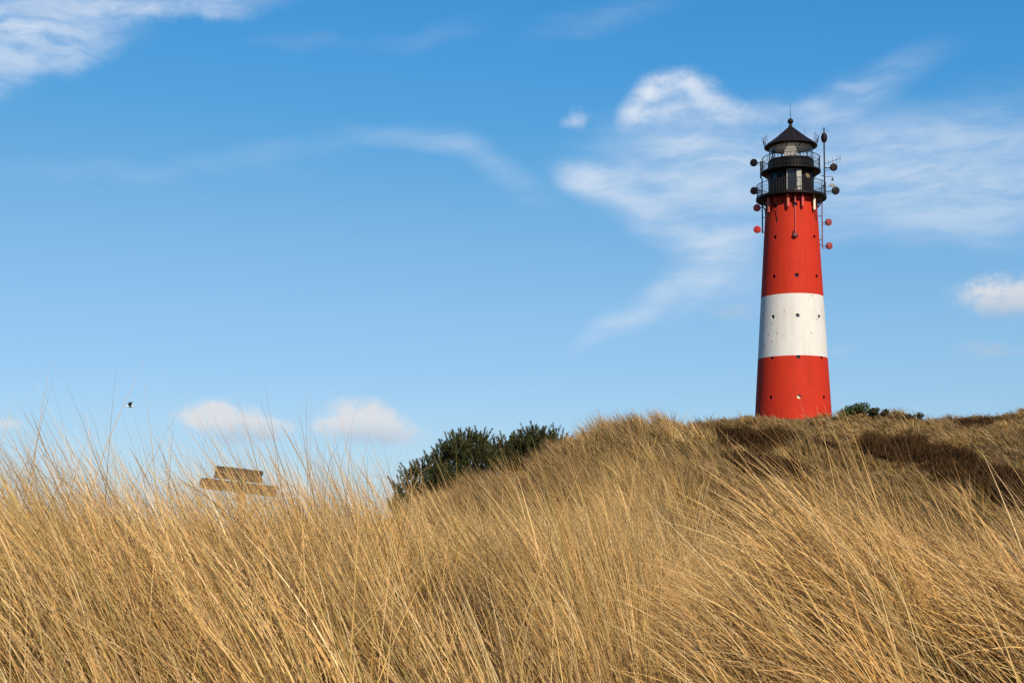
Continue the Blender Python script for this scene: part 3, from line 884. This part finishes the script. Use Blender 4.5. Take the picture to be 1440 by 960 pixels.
# door: dark opening, frame post and opened pale leaf
zt = zD1 + 2.35
mb = MB(); mb.box(pol(31.0 * S + 0.02, 1.5, zD1 + 1.15), (0.86, 0.14, 2.3), math.atan2(right.y, right.x)); dr = mb.build('doorway', M['hole'], lh, False)
mb = MB()
mb.box(pol(31.0 * S + 0.10, -9.5, zD1 + 1.18), (0.09, 0.12, 2.36), math.atan2(right.y, right.x)); mb.box(pol(31.0 * S + 0.10, 1.5, zD1 + 2.4), (0.95, 0.10, 0.08), math.atan2(right.y, right.x))
mb.build('door_frame', M['grey'], lh, False)
mb = MB(); c = pol(31.0 * S + 0.22, 19, zD1 + 1.2)
mb.box(c, (0.50, 0.06, 2.35), math.atan2(right.y, right.x) + R(14)); dl = mb.build('door', M['grey'], lh, False)
dl['label'] = 'pale open door leaf'
mb = MB(); mb.box(c + front * 0.06 - right * 0.17, (0.05, 0.05, 0.22), math.atan2(right.y, right.x)); mb.build('handle', M['black_iron'], dl, False)
for a, mt in ((47, M['brass']), (-43, M['hole']), (100, M['hole']), (-100, M['hole'])):
    g = MB(); g.lathe([(0.0, 0.05), (0.24, 0.05), (0.24, 0.09), (0.30, 0.09), (0.30, 0.0)], 20, pol(31.0 * S - 0.01, a, Z(253)), pol(1, a, 0))
    g.build('porthole', mt, lh)
# upper gallery
zU = Z(242.0); zUb = zU - 0.42; rG2 = 41.3 * S
mb = MB(); mb.lathe([(30.9 * S, zU - 0.20), (rG2, zU - 0.14), (rG2 + 0.03, zU - 0.12), (rG2 + 0.03, zU), (29.6 * S, zU)], 96)
for k in range(16): mb.tube(pol(31.0 * S, 22.5 * k + 8, zU - 0.75), pol(rG2 - 0.2, 22.5 * k + 8, zU - 0.16), 0.045, None, 6)
mb.build('gallery_deck', M['black'], lh)['label'] = 'narrower upper gallery deck'
railing(rG2 - 0.05, zU, 19.5 * S, 56, 2, 'upper gallery railing')
# lantern
zL0 = Z(226.5); zL1 = Z(207.5); rL = 30.2 * S
mb = MB(); mb.lathe([(rL + 0.05, zU), (rL + 0.05, zL0 - 0.12), (rL + 0.10, zL0 - 0.12), (rL + 0.10, zL0), (rL - 0.15, zL0)], 72)
# floor inside the lantern
fl = MB(); fl.lathe([(rL - 0.16, zL0 + 0.012), (0.3, zL0 + 0.012)], 48); fl.build('lantern_floor', M['ceiling'], lh)
for k in range(24): mb.tube(pol(rL + 0.05, 15 * k, zU), pol(rL + 0.05, 15 * k, zL0 - 0.1), 0.035, None, 6)
mb.build('lantern_base', M['black'], lh)
mb = MB(); nn_ = 48
vs = [pol(rL, 7.5 * i, z) for z in (zL0, zL1) for i in range(nn_)]
mb.add(vs, [(i, (i + 1) % nn_, nn_ + (i + 1) % nn_, nn_ + i) for i in range(nn_)])
mb.build('lantern_glass', M['glass'], lh)
mb = MB()
for k in range(10):
    a = 36 * k + 10
    mb.tube(pol(rL, a, zL0), pol(rL, a + 18, zL1), 0.05, None, 6)
    if k % 2 == 0: mb.tube(pol(rL, a + 18, zL0), pol(rL, a, zL1), 0.035, None, 6)
mb.ring(rL, 0.05, zL1 - 0.02, 72); mb.ring(rL, 0.03, 0.5 * (zL0 + zL1), 72, 5)
mb.build('glazing_bars', M['black_iron'], lh)
mb = MB(); mb.lathe([(rL - 0.06, zL1 - 0.012), (1.2, zL1 - 0.006), (0.0, zL1 - 0.004)], 64); mb.build('lantern_ceiling', M['ceiling'], lh)
mb = MB(); mb.lathe([(0.28, zL0 - 0.2), (0.28, zL0 + 0.25), (0.45, zL0 + 0.3)], 32); mb.build('lens_pedestal', M['black_iron'], lh)
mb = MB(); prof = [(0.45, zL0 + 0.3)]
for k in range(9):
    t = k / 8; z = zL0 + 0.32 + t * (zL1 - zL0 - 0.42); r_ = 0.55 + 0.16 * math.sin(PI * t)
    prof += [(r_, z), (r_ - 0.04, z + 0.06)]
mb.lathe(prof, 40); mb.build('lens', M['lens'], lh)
# roof
zE = zL1; rE = 37.2 * S
zA = Z(178.5)
mb = MB()
mb.lathe([(rL - 0.03, zE + 0.02), (rE - 0.12, zE - 0.02), (rE, zE + 0.02), (rE + 0.01, zE + 0.10), (rE - 0.05, zE + 0.15), (24.5 * S, zE + 0.74), (21.5 * S, zE + 0.95), (3.2 * S, zA - 0.05), (2.6 * S, zA), (2.6 * S, zA + 0.18), (0, zA + 0.2)], 72)
for k in range(16):
    a = 22.5 * k + 6
    mb.tube(pol(rE - 0.05, a, zE + 0.16), pol(21.5 * S, a, zE + 0.96), 0.03, None, 5); mb.tube(pol(21.5 * S, a, zE + 0.96), pol(3.2 * S, a, zA - 0.05), 0.03, 0.02, 5)
mb.build('roof', M['roof'], lh)
mb = MB(); rb = 4.1 * S; zc = Z(170.8)
mb.lathe([(2.0 * S, zA + 0.15), (1.6 * S, zA + 0.3)] + [(max(rb * math.sin(t), 0.001), zc - rb * math.cos(t)) for t in np.linspace(0.45, PI, 14)], 28)
mb.build('finial', M['black'], lh)
mb = MB(); mb.tube((0, 0, zc + rb * 0.9), (0, 0, Z(158)), 0.04, 0.03, 6); mb.tube((0, 0, Z(158)), (0, 0, Z(144.5)), 0.022, 0.012, 6)
mb.build('lightning_rod', M['black_iron'], lh)
for a0, a1 in ((-112, -58), (58, 112)):           # light hoops and rods round the eaves
    mb = MB()
    mb.path([pol(rE + 0.12, a, zE + 0.95) for a in np.linspace(a0, a1, 9)], 0.018, 5)
    mb.path([pol(rE + 0.10, a, zE + 0.55) for a in np.linspace(a0, a1, 9)], 0.014, 5)
    for a in np.linspace(a0, a1, 7): mb.tube(pol(rE - 0.05, a, zE + 0.2), pol(rE + 0.14, a, zE + 0.97), 0.018, None, 5)
    am = -90 if a0 < 0 else 90
    mb.tube(pol(rE, am, zE + 0.3), pol(rE + 0.28, am, zE + 1.35), 0.02, 0.012, 5)
    mb.build('eave_rail', M['black_iron'], lh)
for r_, a, z0_, z1_ in ((16 * S, -60, 1.0, 2.1), (20 * S, 75, 0.9, 2.0), (rE - 0.15, -84, 0.3, 1.5), (rE - 0.15, 84, 0.3, 1.5)):
    mb = MB(); mb.tube(pol(r_, a, zE + z0_), pol(r_, a, zE + z1_), 0.016, 0.01, 5); mb.build('rod_aerial', M['black_iron'], lh)

# panel antennas under the lower gallery
def panel(ang, y0, y1, wpx, mat, off=0.35, lab=None):
    rr = 36.2 * S + off
    z0, z1 = Z(y1), Z(y0)
    mb = MB(); c = pol(rr, ang, (z0 + z1) / 2)
    a = math.atan2(right.y, right.x) + R(ang)
    d = pol(1, ang, 0); t = Vector((-d.y, d.x, 0))
    n = 10; out = []
    for k in range(n):
        th = 2 * PI * k / n
        out.append(t * (wpx * S / 2 * math.cos(th)) + d * (0.09 * math.sin(th)))
    vs = [c + o_ + Vector((0, 0, -(z1 - z0) / 2)) for o_ in out] + [c + o_ + Vector((0, 0, (z1 - z0) / 2)) for o_ in out]
    mb.add(vs, [tuple(range(n - 1, -1, -1)), tuple(range(n, 2 * n))] + [(i, (i + 1) % n, n + (i + 1) % n, n + i) for i in range(n)])
    p = mb.build('panel_antenna', mat, lh)
    if lab: p['label'] = lab
    mb = MB()
    for zz in (z0 + 0.2, z1 - 0.25):
        bk = MB(); bk.tube(pol(36.0 * S - 0.1, ang, zz), pol(rr - 0.06, ang, zz), 0.03, None, 6); bk.build('bracket', M['black_iron'], p)
    mb.path([pol(rr - 0.02, ang, z0 + 0.02), pol(rr - 0.08, ang - 1.5, z0 - 0.28), pol(rr - 0.33, ang - 2.2, z0 - 0.36)], 0.022, 5)
    mb.build('cable', M['black_iron'], p)
panel(-50, 282.5, 303, 4.6, M['pink'])
panel(-6, 276, 298.5, 4.0, M['pink'])
panel(7.5, 275, 294, 1.9, M['pink'], 0.35, 'slim faded antenna rod')
panel(23, 277, 298.5, 4.2, M['red_antenna'])
panel(51, 280.5, 301.5, 4.0, M['cream'], 0.35, 'cream coloured panel antenna')
mb = MB()                                       # conduit and wall lamp in the middle
mb.tube(pol(rad(300) + 0.08, 8, Z(297)), pol(rad(334) + 0.08, 8, Z(335)), 0.05, None, 8)
cd = mb.build('conduit', M['pink'], lh)
mb = MB()
pc = pol(rad(337) + 0.05, 7.0, Z(338.5))
mb.lathe([(0.18, -0.12), (0.26, 0.0), (0.26, 0.22), (0.16, 0.3), (0, 0.3)], 16, pc, pol(1, 7, 0))
mb.tube(pol(rad(333), 5, Z(331.5)), pol(rad(333) + 0.3, 5, Z(334)), 0.06, None, 6)
mb.build('wall_lamp', M['dark_red'], lh)

# masts with dish antennas
def mast(px, y0, y1, name_lab, mat, ang_r, dishes, arms=(), r=0.075, extra=None):
    """vertical pole at the side of the tower; px is its column, depth from ang_r"""
    z0, z1 = Z(y1), Z(y0)
    side = (px - 1113.8) * S
    fw = ang_r
    B = right * side + front * fw
    mb = MB(); mb.tube((B.x, B.y, z0), (B.x, B.y, z1), r, r * 0.9, 10)
    for ay in arms:
        z = Z(ay); d = Vector((-B.x, -B.y, 0)).normalized()
        ln = max(0.3, B.length - rad(ay) + 0.02) if ay > 285 else max(0.3, B.length - rG1 + 0.1)
        mb.tube((B.x, B.y, z), (B.x + d.x * ln, B.y + d.y * ln, z), 0.04, None, 6)
    m = mb.build('antenna_mast', mat, lh)
    m['label'] = name_lab
    for (dx, dy, rd, face, mt) in dishes:
        z = Z(dy); off = (dx - px) * S
        c = B + right * off + front * 0.12 + Vector((0, 0, z))
        ax = (front * math.cos(R(face)) + right * math.sin(R(face)))
        d = MB()
        rr = rd * S
        d.lathe([(rr * 0.55, -0.22), (rr * 0.9, -0.16), (rr, -0.08), (rr, 0.10), (rr * 0.95, 0.13), (rr * 0.5, 0.17), (0, 0.18)], 28, c, ax)
        d.tube(c - ax * 0.2, Vector((B.x, B.y, z)), 0.05, None, 6)
        d.tube(c - ax * 0.15 + Vector((0, 0, -0.12)), Vector((B.x, B.y, z - 0.3)), 0.025, None, 6)
        d.build('dish_antenna', mt, m)
    return m, B
DK = simple_mat('dark_dish', (0.008, 0.006, 0.007), (0.018, 0.011, 0.010), 2, 0.6, spec=0.12)
mast(1071.8, 226, 250, 'short mast with black dish at the upper gallery', M['black_iron'], 0.3, [(1062, 227.8, 5.4, -28, DK)], (236, 246), 0.09)
mast(1073.4, 250, 327, 'long mast with two red dishes and a black dish on the shaded side', M['black_iron'], 0.3,
     [(1062, 267.3, 5.4, -28, DK), (1066, 291.5, 5.2, -22, M['red_antenna']), (1066, 322, 5.2, -22, M['red_antenna'])], (283, 305, 326))
m2, B2 = mast(1160.3, 183, 281, 'tall dark mast with drum, dishes and aerial on the sunny side', M['black_iron'], 0.2,
     [(1173, 239.2, 5.4, 25, DK), (1175.3, 272, 5.6, 25, DK)], (250, 264, 276), 0.085)
mb = MB(); zc2 = Z(196.8)
mb.lathe([(0.001, -0.5), (0.2, -0.46), (0.31, -0.2), (0.32, 0.15), (0.2, 0.42), (0.06, 0.5), (0.05, 0.9), (0.0, 0.92)], 20, B2 + Vector((0, 0, zc2)))
for s in (-1, 1):
    mb.tube(B2 + right * (0.25 * s) + Vector((0, 0, zc2 + 0.35)), B2 + right * (0.30 * s) + Vector((0, 0, zc2 + 1.0)), 0.012, None, 5)
mb.build('radome', DK, m2)
mb = MB()                                        # yagi aerial
a0 = B2 + Vector((0, 0, Z(233.5))); a1 = B2 + right * (23 * S) + front * 0.3 + Vector((0, 0, Z(227.5)))
mb.tube(a0, a1, 0.025, None, 6)
for t, h in ((0.25, 0.35), (0.5, 0.45), (0.72, 0.5), (0.88, 0.45), (0.98, 0.4)):
    q = a0.lerp(a1, t); mb.tube(q - Vector((0, 0, h * 0.8)), q + Vector((0, 0, h * 0.9)), 0.014, None, 5)
mb.build('aerial', M['black_iron'], m2)
mb = MB()                                        # lamp arm and camera
p0 = B2 + Vector((0, 0, Z(251.5))); p1 = p0 + right * (11 * S); p2 = p1 - Vector((0, 0, 4 * S))
mb.path([p0, p1, p2], 0.025, 6); mb.lathe([(0.05, 0.12), (0.12, 0.0), (0.11, -0.12), (0, -0.16)], 12, p2)
mb.build('arm_lamp', M['black_iron'], m2)
mb = MB(); pcam = B2 + right * (11 * S) + Vector((0, 0, Z(263.5)))
mb.box(pcam, (0.55, 0.22, 0.26), rot=(Matrix.Rotation(math.atan2(right.y, right.x), 3, 'Z') @ Matrix.Rotation(R(24), 3, 'Y')))
mb.tube(pcam - right * 0.1 - Vector((0, 0, 0.1)), B2 + Vector((0, 0, Z(266))), 0.035, None, 6)
mb.build('camera_housing', M['grey'], m2)
mast(1156.4, 285, 351, 'lower dark red mast with two red dishes on the sunny side', M['dark_red'], 0.2,
     [(1165.2, 315.5, 4.9, 40, M['red_worn']), (1165.8, 348.5, 4.9, 40, M['red_worn'])], (306, 339, 346), 0.065)
for k in range(5):
    a = (-70, -58, 58, 66, -30)[k]
    mb = MB(); mb.path([pol(rG1 - 0.15, a, zD1b - 0.1), pol(37.8 * S + 0.1, a, Z(297)), pol(37.4 * S + 0.06, a, Z(306 + 3 * k))], 0.03, 5)
    mb.build('cable', M['black_iron'], lh)

# ------------------------------------------------------------------ world sky with clouds
SUN_AZ, SUN_EL = R(21), R(35)                     # right of straight behind the camera
sun_dir = Vector((math.sin(SUN_AZ) * math.cos(SUN_EL), -math.cos(SUN_AZ) * math.cos(SUN_EL), math.sin(SUN_EL)))

def build_world():
    w = bpy.data.worlds.new('World'); SC.world = w; w.use_nodes = True
    nt = w.node_tree; nt.nodes.clear()
    out = N(nt, 'ShaderNodeOutputWorld'); bg = N(nt, 'ShaderNodeBackground')
    nt.links.new(bg.outputs[0], out.inputs[0])
    sky = N(nt, 'ShaderNodeTexSky', sky_type='NISHITA')
    sky.sun_disc = False; sky.sun_elevation = SUN_EL; sky.sun_rotation = PI - SUN_AZ
    sky.altitude = 20; sky.air_density = 1.0; sky.dust_density = 0.2; sky.ozone_density = 2.5
    L = nt.links
    def V(x):
        return x
    def setin(sock, v):
        if hasattr(v, 'is_linked'): L.new(v, sock)
        else: sock.default_value = v
    def math_(op, a, b=None, c=None, clamp=False):
        n = N(nt, 'ShaderNodeMath', operation=op); n.use_clamp = clamp
        setin(n.inputs[0], a)
        if b is not None: setin(n.inputs[1], b)
        if c is not None: setin(n.inputs[2], c)
        return n.outputs[0]
    tc = N(nt, 'ShaderNodeTexCoord')
    sp = N(nt, 'ShaderNodeSeparateXYZ'); L.new(tc.outputs['Generated'], sp.inputs[0])
    az = math_('ARCTAN2', sp.outputs[0], sp.outputs[1])
    el = math_('ARCSINE', sp.outputs[2])
    deg = 180 / PI
    cb = N(nt, 'ShaderNodeCombineXYZ')
    L.new(math_('MULTIPLY', az, deg), cb.inputs[0]); L.new(math_('MULTIPLY', el, deg), cb.inputs[1])
    P = cb.outputs[0]                              # sky position in degrees: azimuth, elevation
    def noise(vec, scale, detail=6, rough=0.6, lac=2.0, dist=0.0, color=False):
        n = N(nt, 'ShaderNodeTexNoise'); n.inputs['Scale'].default_value = scale; n.inputs['Detail'].default_value = detail
        n.inputs['Roughness'].default_value = rough; n.inputs['Distortion'].default_value = dist
        n.inputs['Lacunarity'].default_value = lac
        L.new(vec, n.inputs['Vector'])
        return n.outputs['Color' if color else 'Fac']
    def vmath(op, a, b):
        n = N(nt, 'ShaderNodeVectorMath', operation=op)
        L.new(a, n.inputs[0])
        if hasattr(b, 'is_linked'): L.new(b, n.inputs[1])
        else: n.inputs[1].default_value = b
        return n.outputs[0]
    def mapping(vec, rot, scale, loc=(0, 0, 0)):
        n = N(nt, 'ShaderNodeMapping', vector_type='POINT')
        n.inputs['Rotation'].default_value = (0, 0, rot); n.inputs['Scale'].default_value = scale; n.inputs['Location'].default_value = loc
        L.new(vec, n.inputs['Vector']); return n.outputs[0]
    def sm(v, a, b, lo=0.0, hi=1.0):
        n = N(nt, 'ShaderNodeMapRange', interpolation_type='SMOOTHSTEP')
        n.inputs['From Min'].default_value = a; n.inputs['From Max'].default_value = b
        n.inputs['To Min'].default_value = lo; n.inputs['To Max'].default_value = hi
        L.new(v, n.inputs['Value']); return n.outputs[0]
    def warp(vec, scale, amt, detail=4):
        c = noise(vec, scale, detail, color=True)
        c = vmath('SUBTRACT', c, (0.5, 0.5, 0.5))
        c = vmath('MULTIPLY', c, (amt, amt, 0))
        return vmath('ADD', vec, c)
    def dirpx(px, py):
        r = ray(px, py).normalized()
        return math.degrees(math.atan2(r.x, r.y)), math.degrees(math.asin(r.z))
    PXD = F / deg                                   # pixels per degree
    def blob(vec, px, py, rx, ry, rot=0.0, amt=1.0, inner=0.0):
        """soft ellipse; rx, ry in photo pixels, rot counter-clockwise in degrees"""
        a, e = dirpx(px, py)
        v = vmath('SUBTRACT', vec, (a, e, 0))
        m = N(nt, 'ShaderNodeMapping', vector_type='TEXTURE')
        m.inputs['Rotation'].default_value = (0, 0, R(rot)); m.inputs['Scale'].default_value = (rx / PXD, ry / PXD, 1)
        L.new(v, m.inputs['Vector'])
        ln = N(nt, 'ShaderNodeVectorMath', operation='LENGTH'); L.new(m.outputs[0], ln.inputs[0])
        return sm(ln.outputs['Value'], 1.0, inner, 0.0, amt)
    def union(lst):
        r = lst[0]
        for q in lst[1:]:
            # 1-(1-a)(1-b)
            ia = math_('SUBTRACT', 1.0, r); ib = math_('SUBTRACT', 1.0, q)
            r = math_('SUBTRACT', 1.0, math_('MULTIPLY', ia, ib))
        return r
    W1 = warp(P, 0.30, 2.2, 5)
    W2 = warp(P, 0.50, 0.9, 5)
    WS = warp(P, 0.16, 2.4, 2)          # slow bends only, for thin veils
    # --- veil around the tower (cirrus)
    veil = union([
        blob(WS, 960, 225, 210, 105, 0, 0.50), blob(WS, 1100, 215, 320, 95, -4, 0.46), blob(WS, 1320, 245, 340, 110, -6, 0.46),
        blob(WS, 840, 252, 95, 44, -10, 0.58), blob(WS, 920, 305, 150, 48, -32, 0.50), blob(WS, 985, 375, 120, 66, 42, 0.48),
        blob(WS, 885, 440, 130, 32, 34, 0.40), blob(WS, 1020, 330, 110, 150, 10, 0.40), blob(WS, 1190, 140, 200, 40, 22, 0.30),
        blob(WS, 1440, 235, 220, 140, 0, 0.32), blob(WS, 1270, 310, 300, 55, -8, 0.28)])
    fa = noise(mapping(warp(P, 0.22, 1.6, 3), R(-14), (0.22, 1.3, 1)), 0.9, 5, 0.55)
    fb = noise(mapping(warp(P, 0.5, 0.8, 3), R(20), (0.5, 1.5, 1)), 1.0, 6, 0.6)
    f1 = math_('ADD', math_('MULTIPLY', fa, 0.65), math_('MULTIPLY', fb, 0.35))
    veil = math_('MULTIPLY', veil, sm(f1, 0.34, 0.66, 0.42, 1.10))
    # --- bright head
    head = union([blob(W2, 915, 125, 46, 26, 30, 0.9), blob(W2, 960, 116, 60, 24, -6, 0.8), blob(W2, 1005, 142, 75, 30, -30, 0.62), blob(W2, 893, 160, 42, 30, 50, 0.85),
                  blob(W2, 950, 150, 85, 42, 0, 0.62), blob(W2, 1060, 160, 80, 22, -4, 0.42), blob(W2, 1140, 150, 80, 16, 14, 0.26), blob(W2, 1200, 122, 40, 12, 0, 0.28), blob(W2, 808, 168, 30, 14, 20, 0.4), blob(W2, 812, 165, 14, 24, 10, 0.3), blob(W2, 815, 248, 48, 30, -10, 0.42)])
    f2 = noise(mapping(warp(P, 0.6, 0.7), R(-20), (0.55, 1.2, 1)), 1.4, 7, 0.58)
    head = math_('MULTIPLY', head, sm(f2, 0.32, 0.64, 0.42, 1.05))
    # --- top left cirrus
    tl = union([blob(W1, 30, 38, 200, 55, 8, 0.85), blob(W1, 210, 8, 250, 28, 4, 0.72), blob(W1, 60, 85, 150, 40, 22, 0.58), blob(W1, -60, 90, 130, 70, 0, 0.5), blob(W1, -250, 60, 300, 120, 10, 0.6)])
    f3 = noise(mapping(warp(P, 0.25, 1.8, 3), R(-16), (0.28, 1.2, 1)), 1.0, 7, 0.58)
    tl = math_('MULTIPLY', tl, sm(f3, 0.28, 0.68, 0.22, 1.0))
    # --- faint streaks
    fs = union([blob(WS, 595, 203, 130, 24, -14, 0.22), blob(WS, 690, 240, 140, 34, -28, 0.17), blob(WS, 200, 232, 300, 24, 2, 0.08), blob(WS, 420, 205, 200, 22, 12, 0.10), blob(WS, 600, 35, 130, 20, 14, 0.08), blob(WS, 430, 52, 110, 18, -4, 0.07), blob(WS, 850, 25, 160, 22, 10, 0.10)])
    fs = math_('MULTIPLY', fs, sm(f1, 0.3, 0.65, 0.3, 1.2))
    # --- thin whitening everywhere low in the sky
    cirrus = union([veil, head, tl, fs])
    # --- small cumulus
    Wc = warp(P, 1.1, 1.0, 6)
    def cum(lst):
        return union([blob(Wc, *q) for q in lst])
    cu = cum([(325, 595, 106, 42, -6, 0.9), (295, 584, 65, 30, 0, 0.8), (375, 602, 52, 26, 0, 0.75), (505, 591, 84, 48, 0, 1.0), (545, 604, 78, 32, -8, 0.8), (468, 598, 45, 22, 0, 0.6),
              (1405, 412, 92, 38, 0, 0.75), (1440, 428, 95, 38, 0, 0.7), (1030, 438, 62, 22, 0, 0.45), (1400, 490, 80, 22, 0, 0.42), (1185, 492, 40, 14, 0, 0.2), (5, 597, 42, 18, 0, 0.5),
              (-180, 560, 120, 45, 0, 0.9), (1600, 470, 120, 40, 0, 0.8)])
    f4 = noise(Wc, 1.7, 8, 0.62)
    cu = sm(math_('MULTIPLY', cu, sm(f4, 0.22, 0.62, 0.45, 1.15)), 0.02, 0.88, 0.0, 0.84)
    # cumulus colour: bases are mauve grey, crowns cream white (noise-driven and by where the base lies)
    lowc = union([blob(P, 340, 622, 150, 36, 0, 1.0), blob(P, 515, 624, 130, 38, 0, 1.0), blob(P, 1410, 446, 110, 40, 0, 1.0), blob(P, 1030, 440, 90, 40, 0, 1.0), blob(P, 1400, 490, 110, 40, 0, 1.0)])
    cmix = N(nt, 'ShaderNodeMix', data_type='RGBA')
    L.new(lowc, cmix.inputs[0]); cmix.inputs[6].default_value = (6.0, 5.95, 6.0, 1); cmix.inputs[7].default_value = (3.6, 4.4, 5.3, 1)
    # --- sky tint and combine (values before the background strength)
    pre = N(nt, 'ShaderNodeVectorMath', operation='SCALE'); pre.inputs['Scale'].default_value = 0.1
    L.new(sky.outputs[0], pre.inputs[0])
    cv = N(nt, 'ShaderNodeRGBCurve'); L.new(pre.outputs[0], cv.inputs['Color'])
    for ch, pts in ((0, [(0.168, 0.061), (0.324, 0.232), (0.518, 0.347), (1.0, 0.60)]),
                    (1, [(0.287, 0.305), (0.512, 0.490), (0.737, 0.610), (1.0, 0.75)]),
                    (2, [(0.484, 0.666), (0.720, 0.785), (0.780, 0.825), (1.0, 0.96)])):
        c = cv.mapping.curves[ch]
        c.points[-1].location = pts[-1]
        for p in pts[:-1]: c.points.new(*p)
    cv.mapping.update()
    post = N(nt, 'ShaderNodeVectorMath', operation='SCALE'); post.inputs['Scale'].default_value = 10 / 2 ** 0.35
    L.new(cv.outputs[0], post.inputs[0])
    m1 = N(nt, 'ShaderNodeMix', data_type='RGBA'); L.new(math_('MULTIPLY', cirrus, 0.92, clamp=True), m1.inputs[0])
    L.new(post.outputs[0], m1.inputs[6]); m1.inputs[7].default_value = (6.3, 6.7, 7.3, 1)
    m2_ = N(nt, 'ShaderNodeMix', data_type='RGBA'); L.new(cu, m2_.inputs[0]); L.new(m1.outputs[2], m2_.inputs[6]); L.new(cmix.outputs[2], m2_.inputs[7])
    L.new(m2_.outputs[2], bg.inputs[0]); bg.inputs[1].default_value = 0.1
    w.cycles.sampling_method = 'MANUAL'; w.cycles.sample_map_resolution = 512
build_world()

sl = bpy.data.lights.new('sun', 'SUN'); sl.energy = 4.8; sl.angle = R(0.53); sl.color = (1.0, 0.88, 0.70)
so = bpy.data.objects.new('sun', sl); COL.objects.link(so)
so.rotation_euler = (-sun_dir).to_track_quat('-Z', 'Y').to_euler()

# ------------------------------------------------------------------ camera and view
cd_ = bpy.data.cameras.new('camera'); cam = bpy.data.objects.new('camera', cd_); COL.objects.link(cam)
cd_.sensor_width = 36; cd_.lens = F / 1440 * 36; cd_.sensor_fit = 'HORIZONTAL'
cd_.shift_y = (CY - 480) / 1440
cd_.clip_start = 0.1; cd_.clip_end = 9000
cam.location = (0, 0, 0); cam.rotation_euler = (R(90) + PITCH, 0, 0)
SC.camera = cam
SC.cycles.use_denoising = False
SC.view_settings.view_transform = 'Standard'; SC.view_settings.look = 'None'
SC.view_settings.exposure = 0.35; SC.view_settings.gamma = 1.0
SC.cycles.max_bounces = 6; SC.cycles.transparent_max_bounces = 8
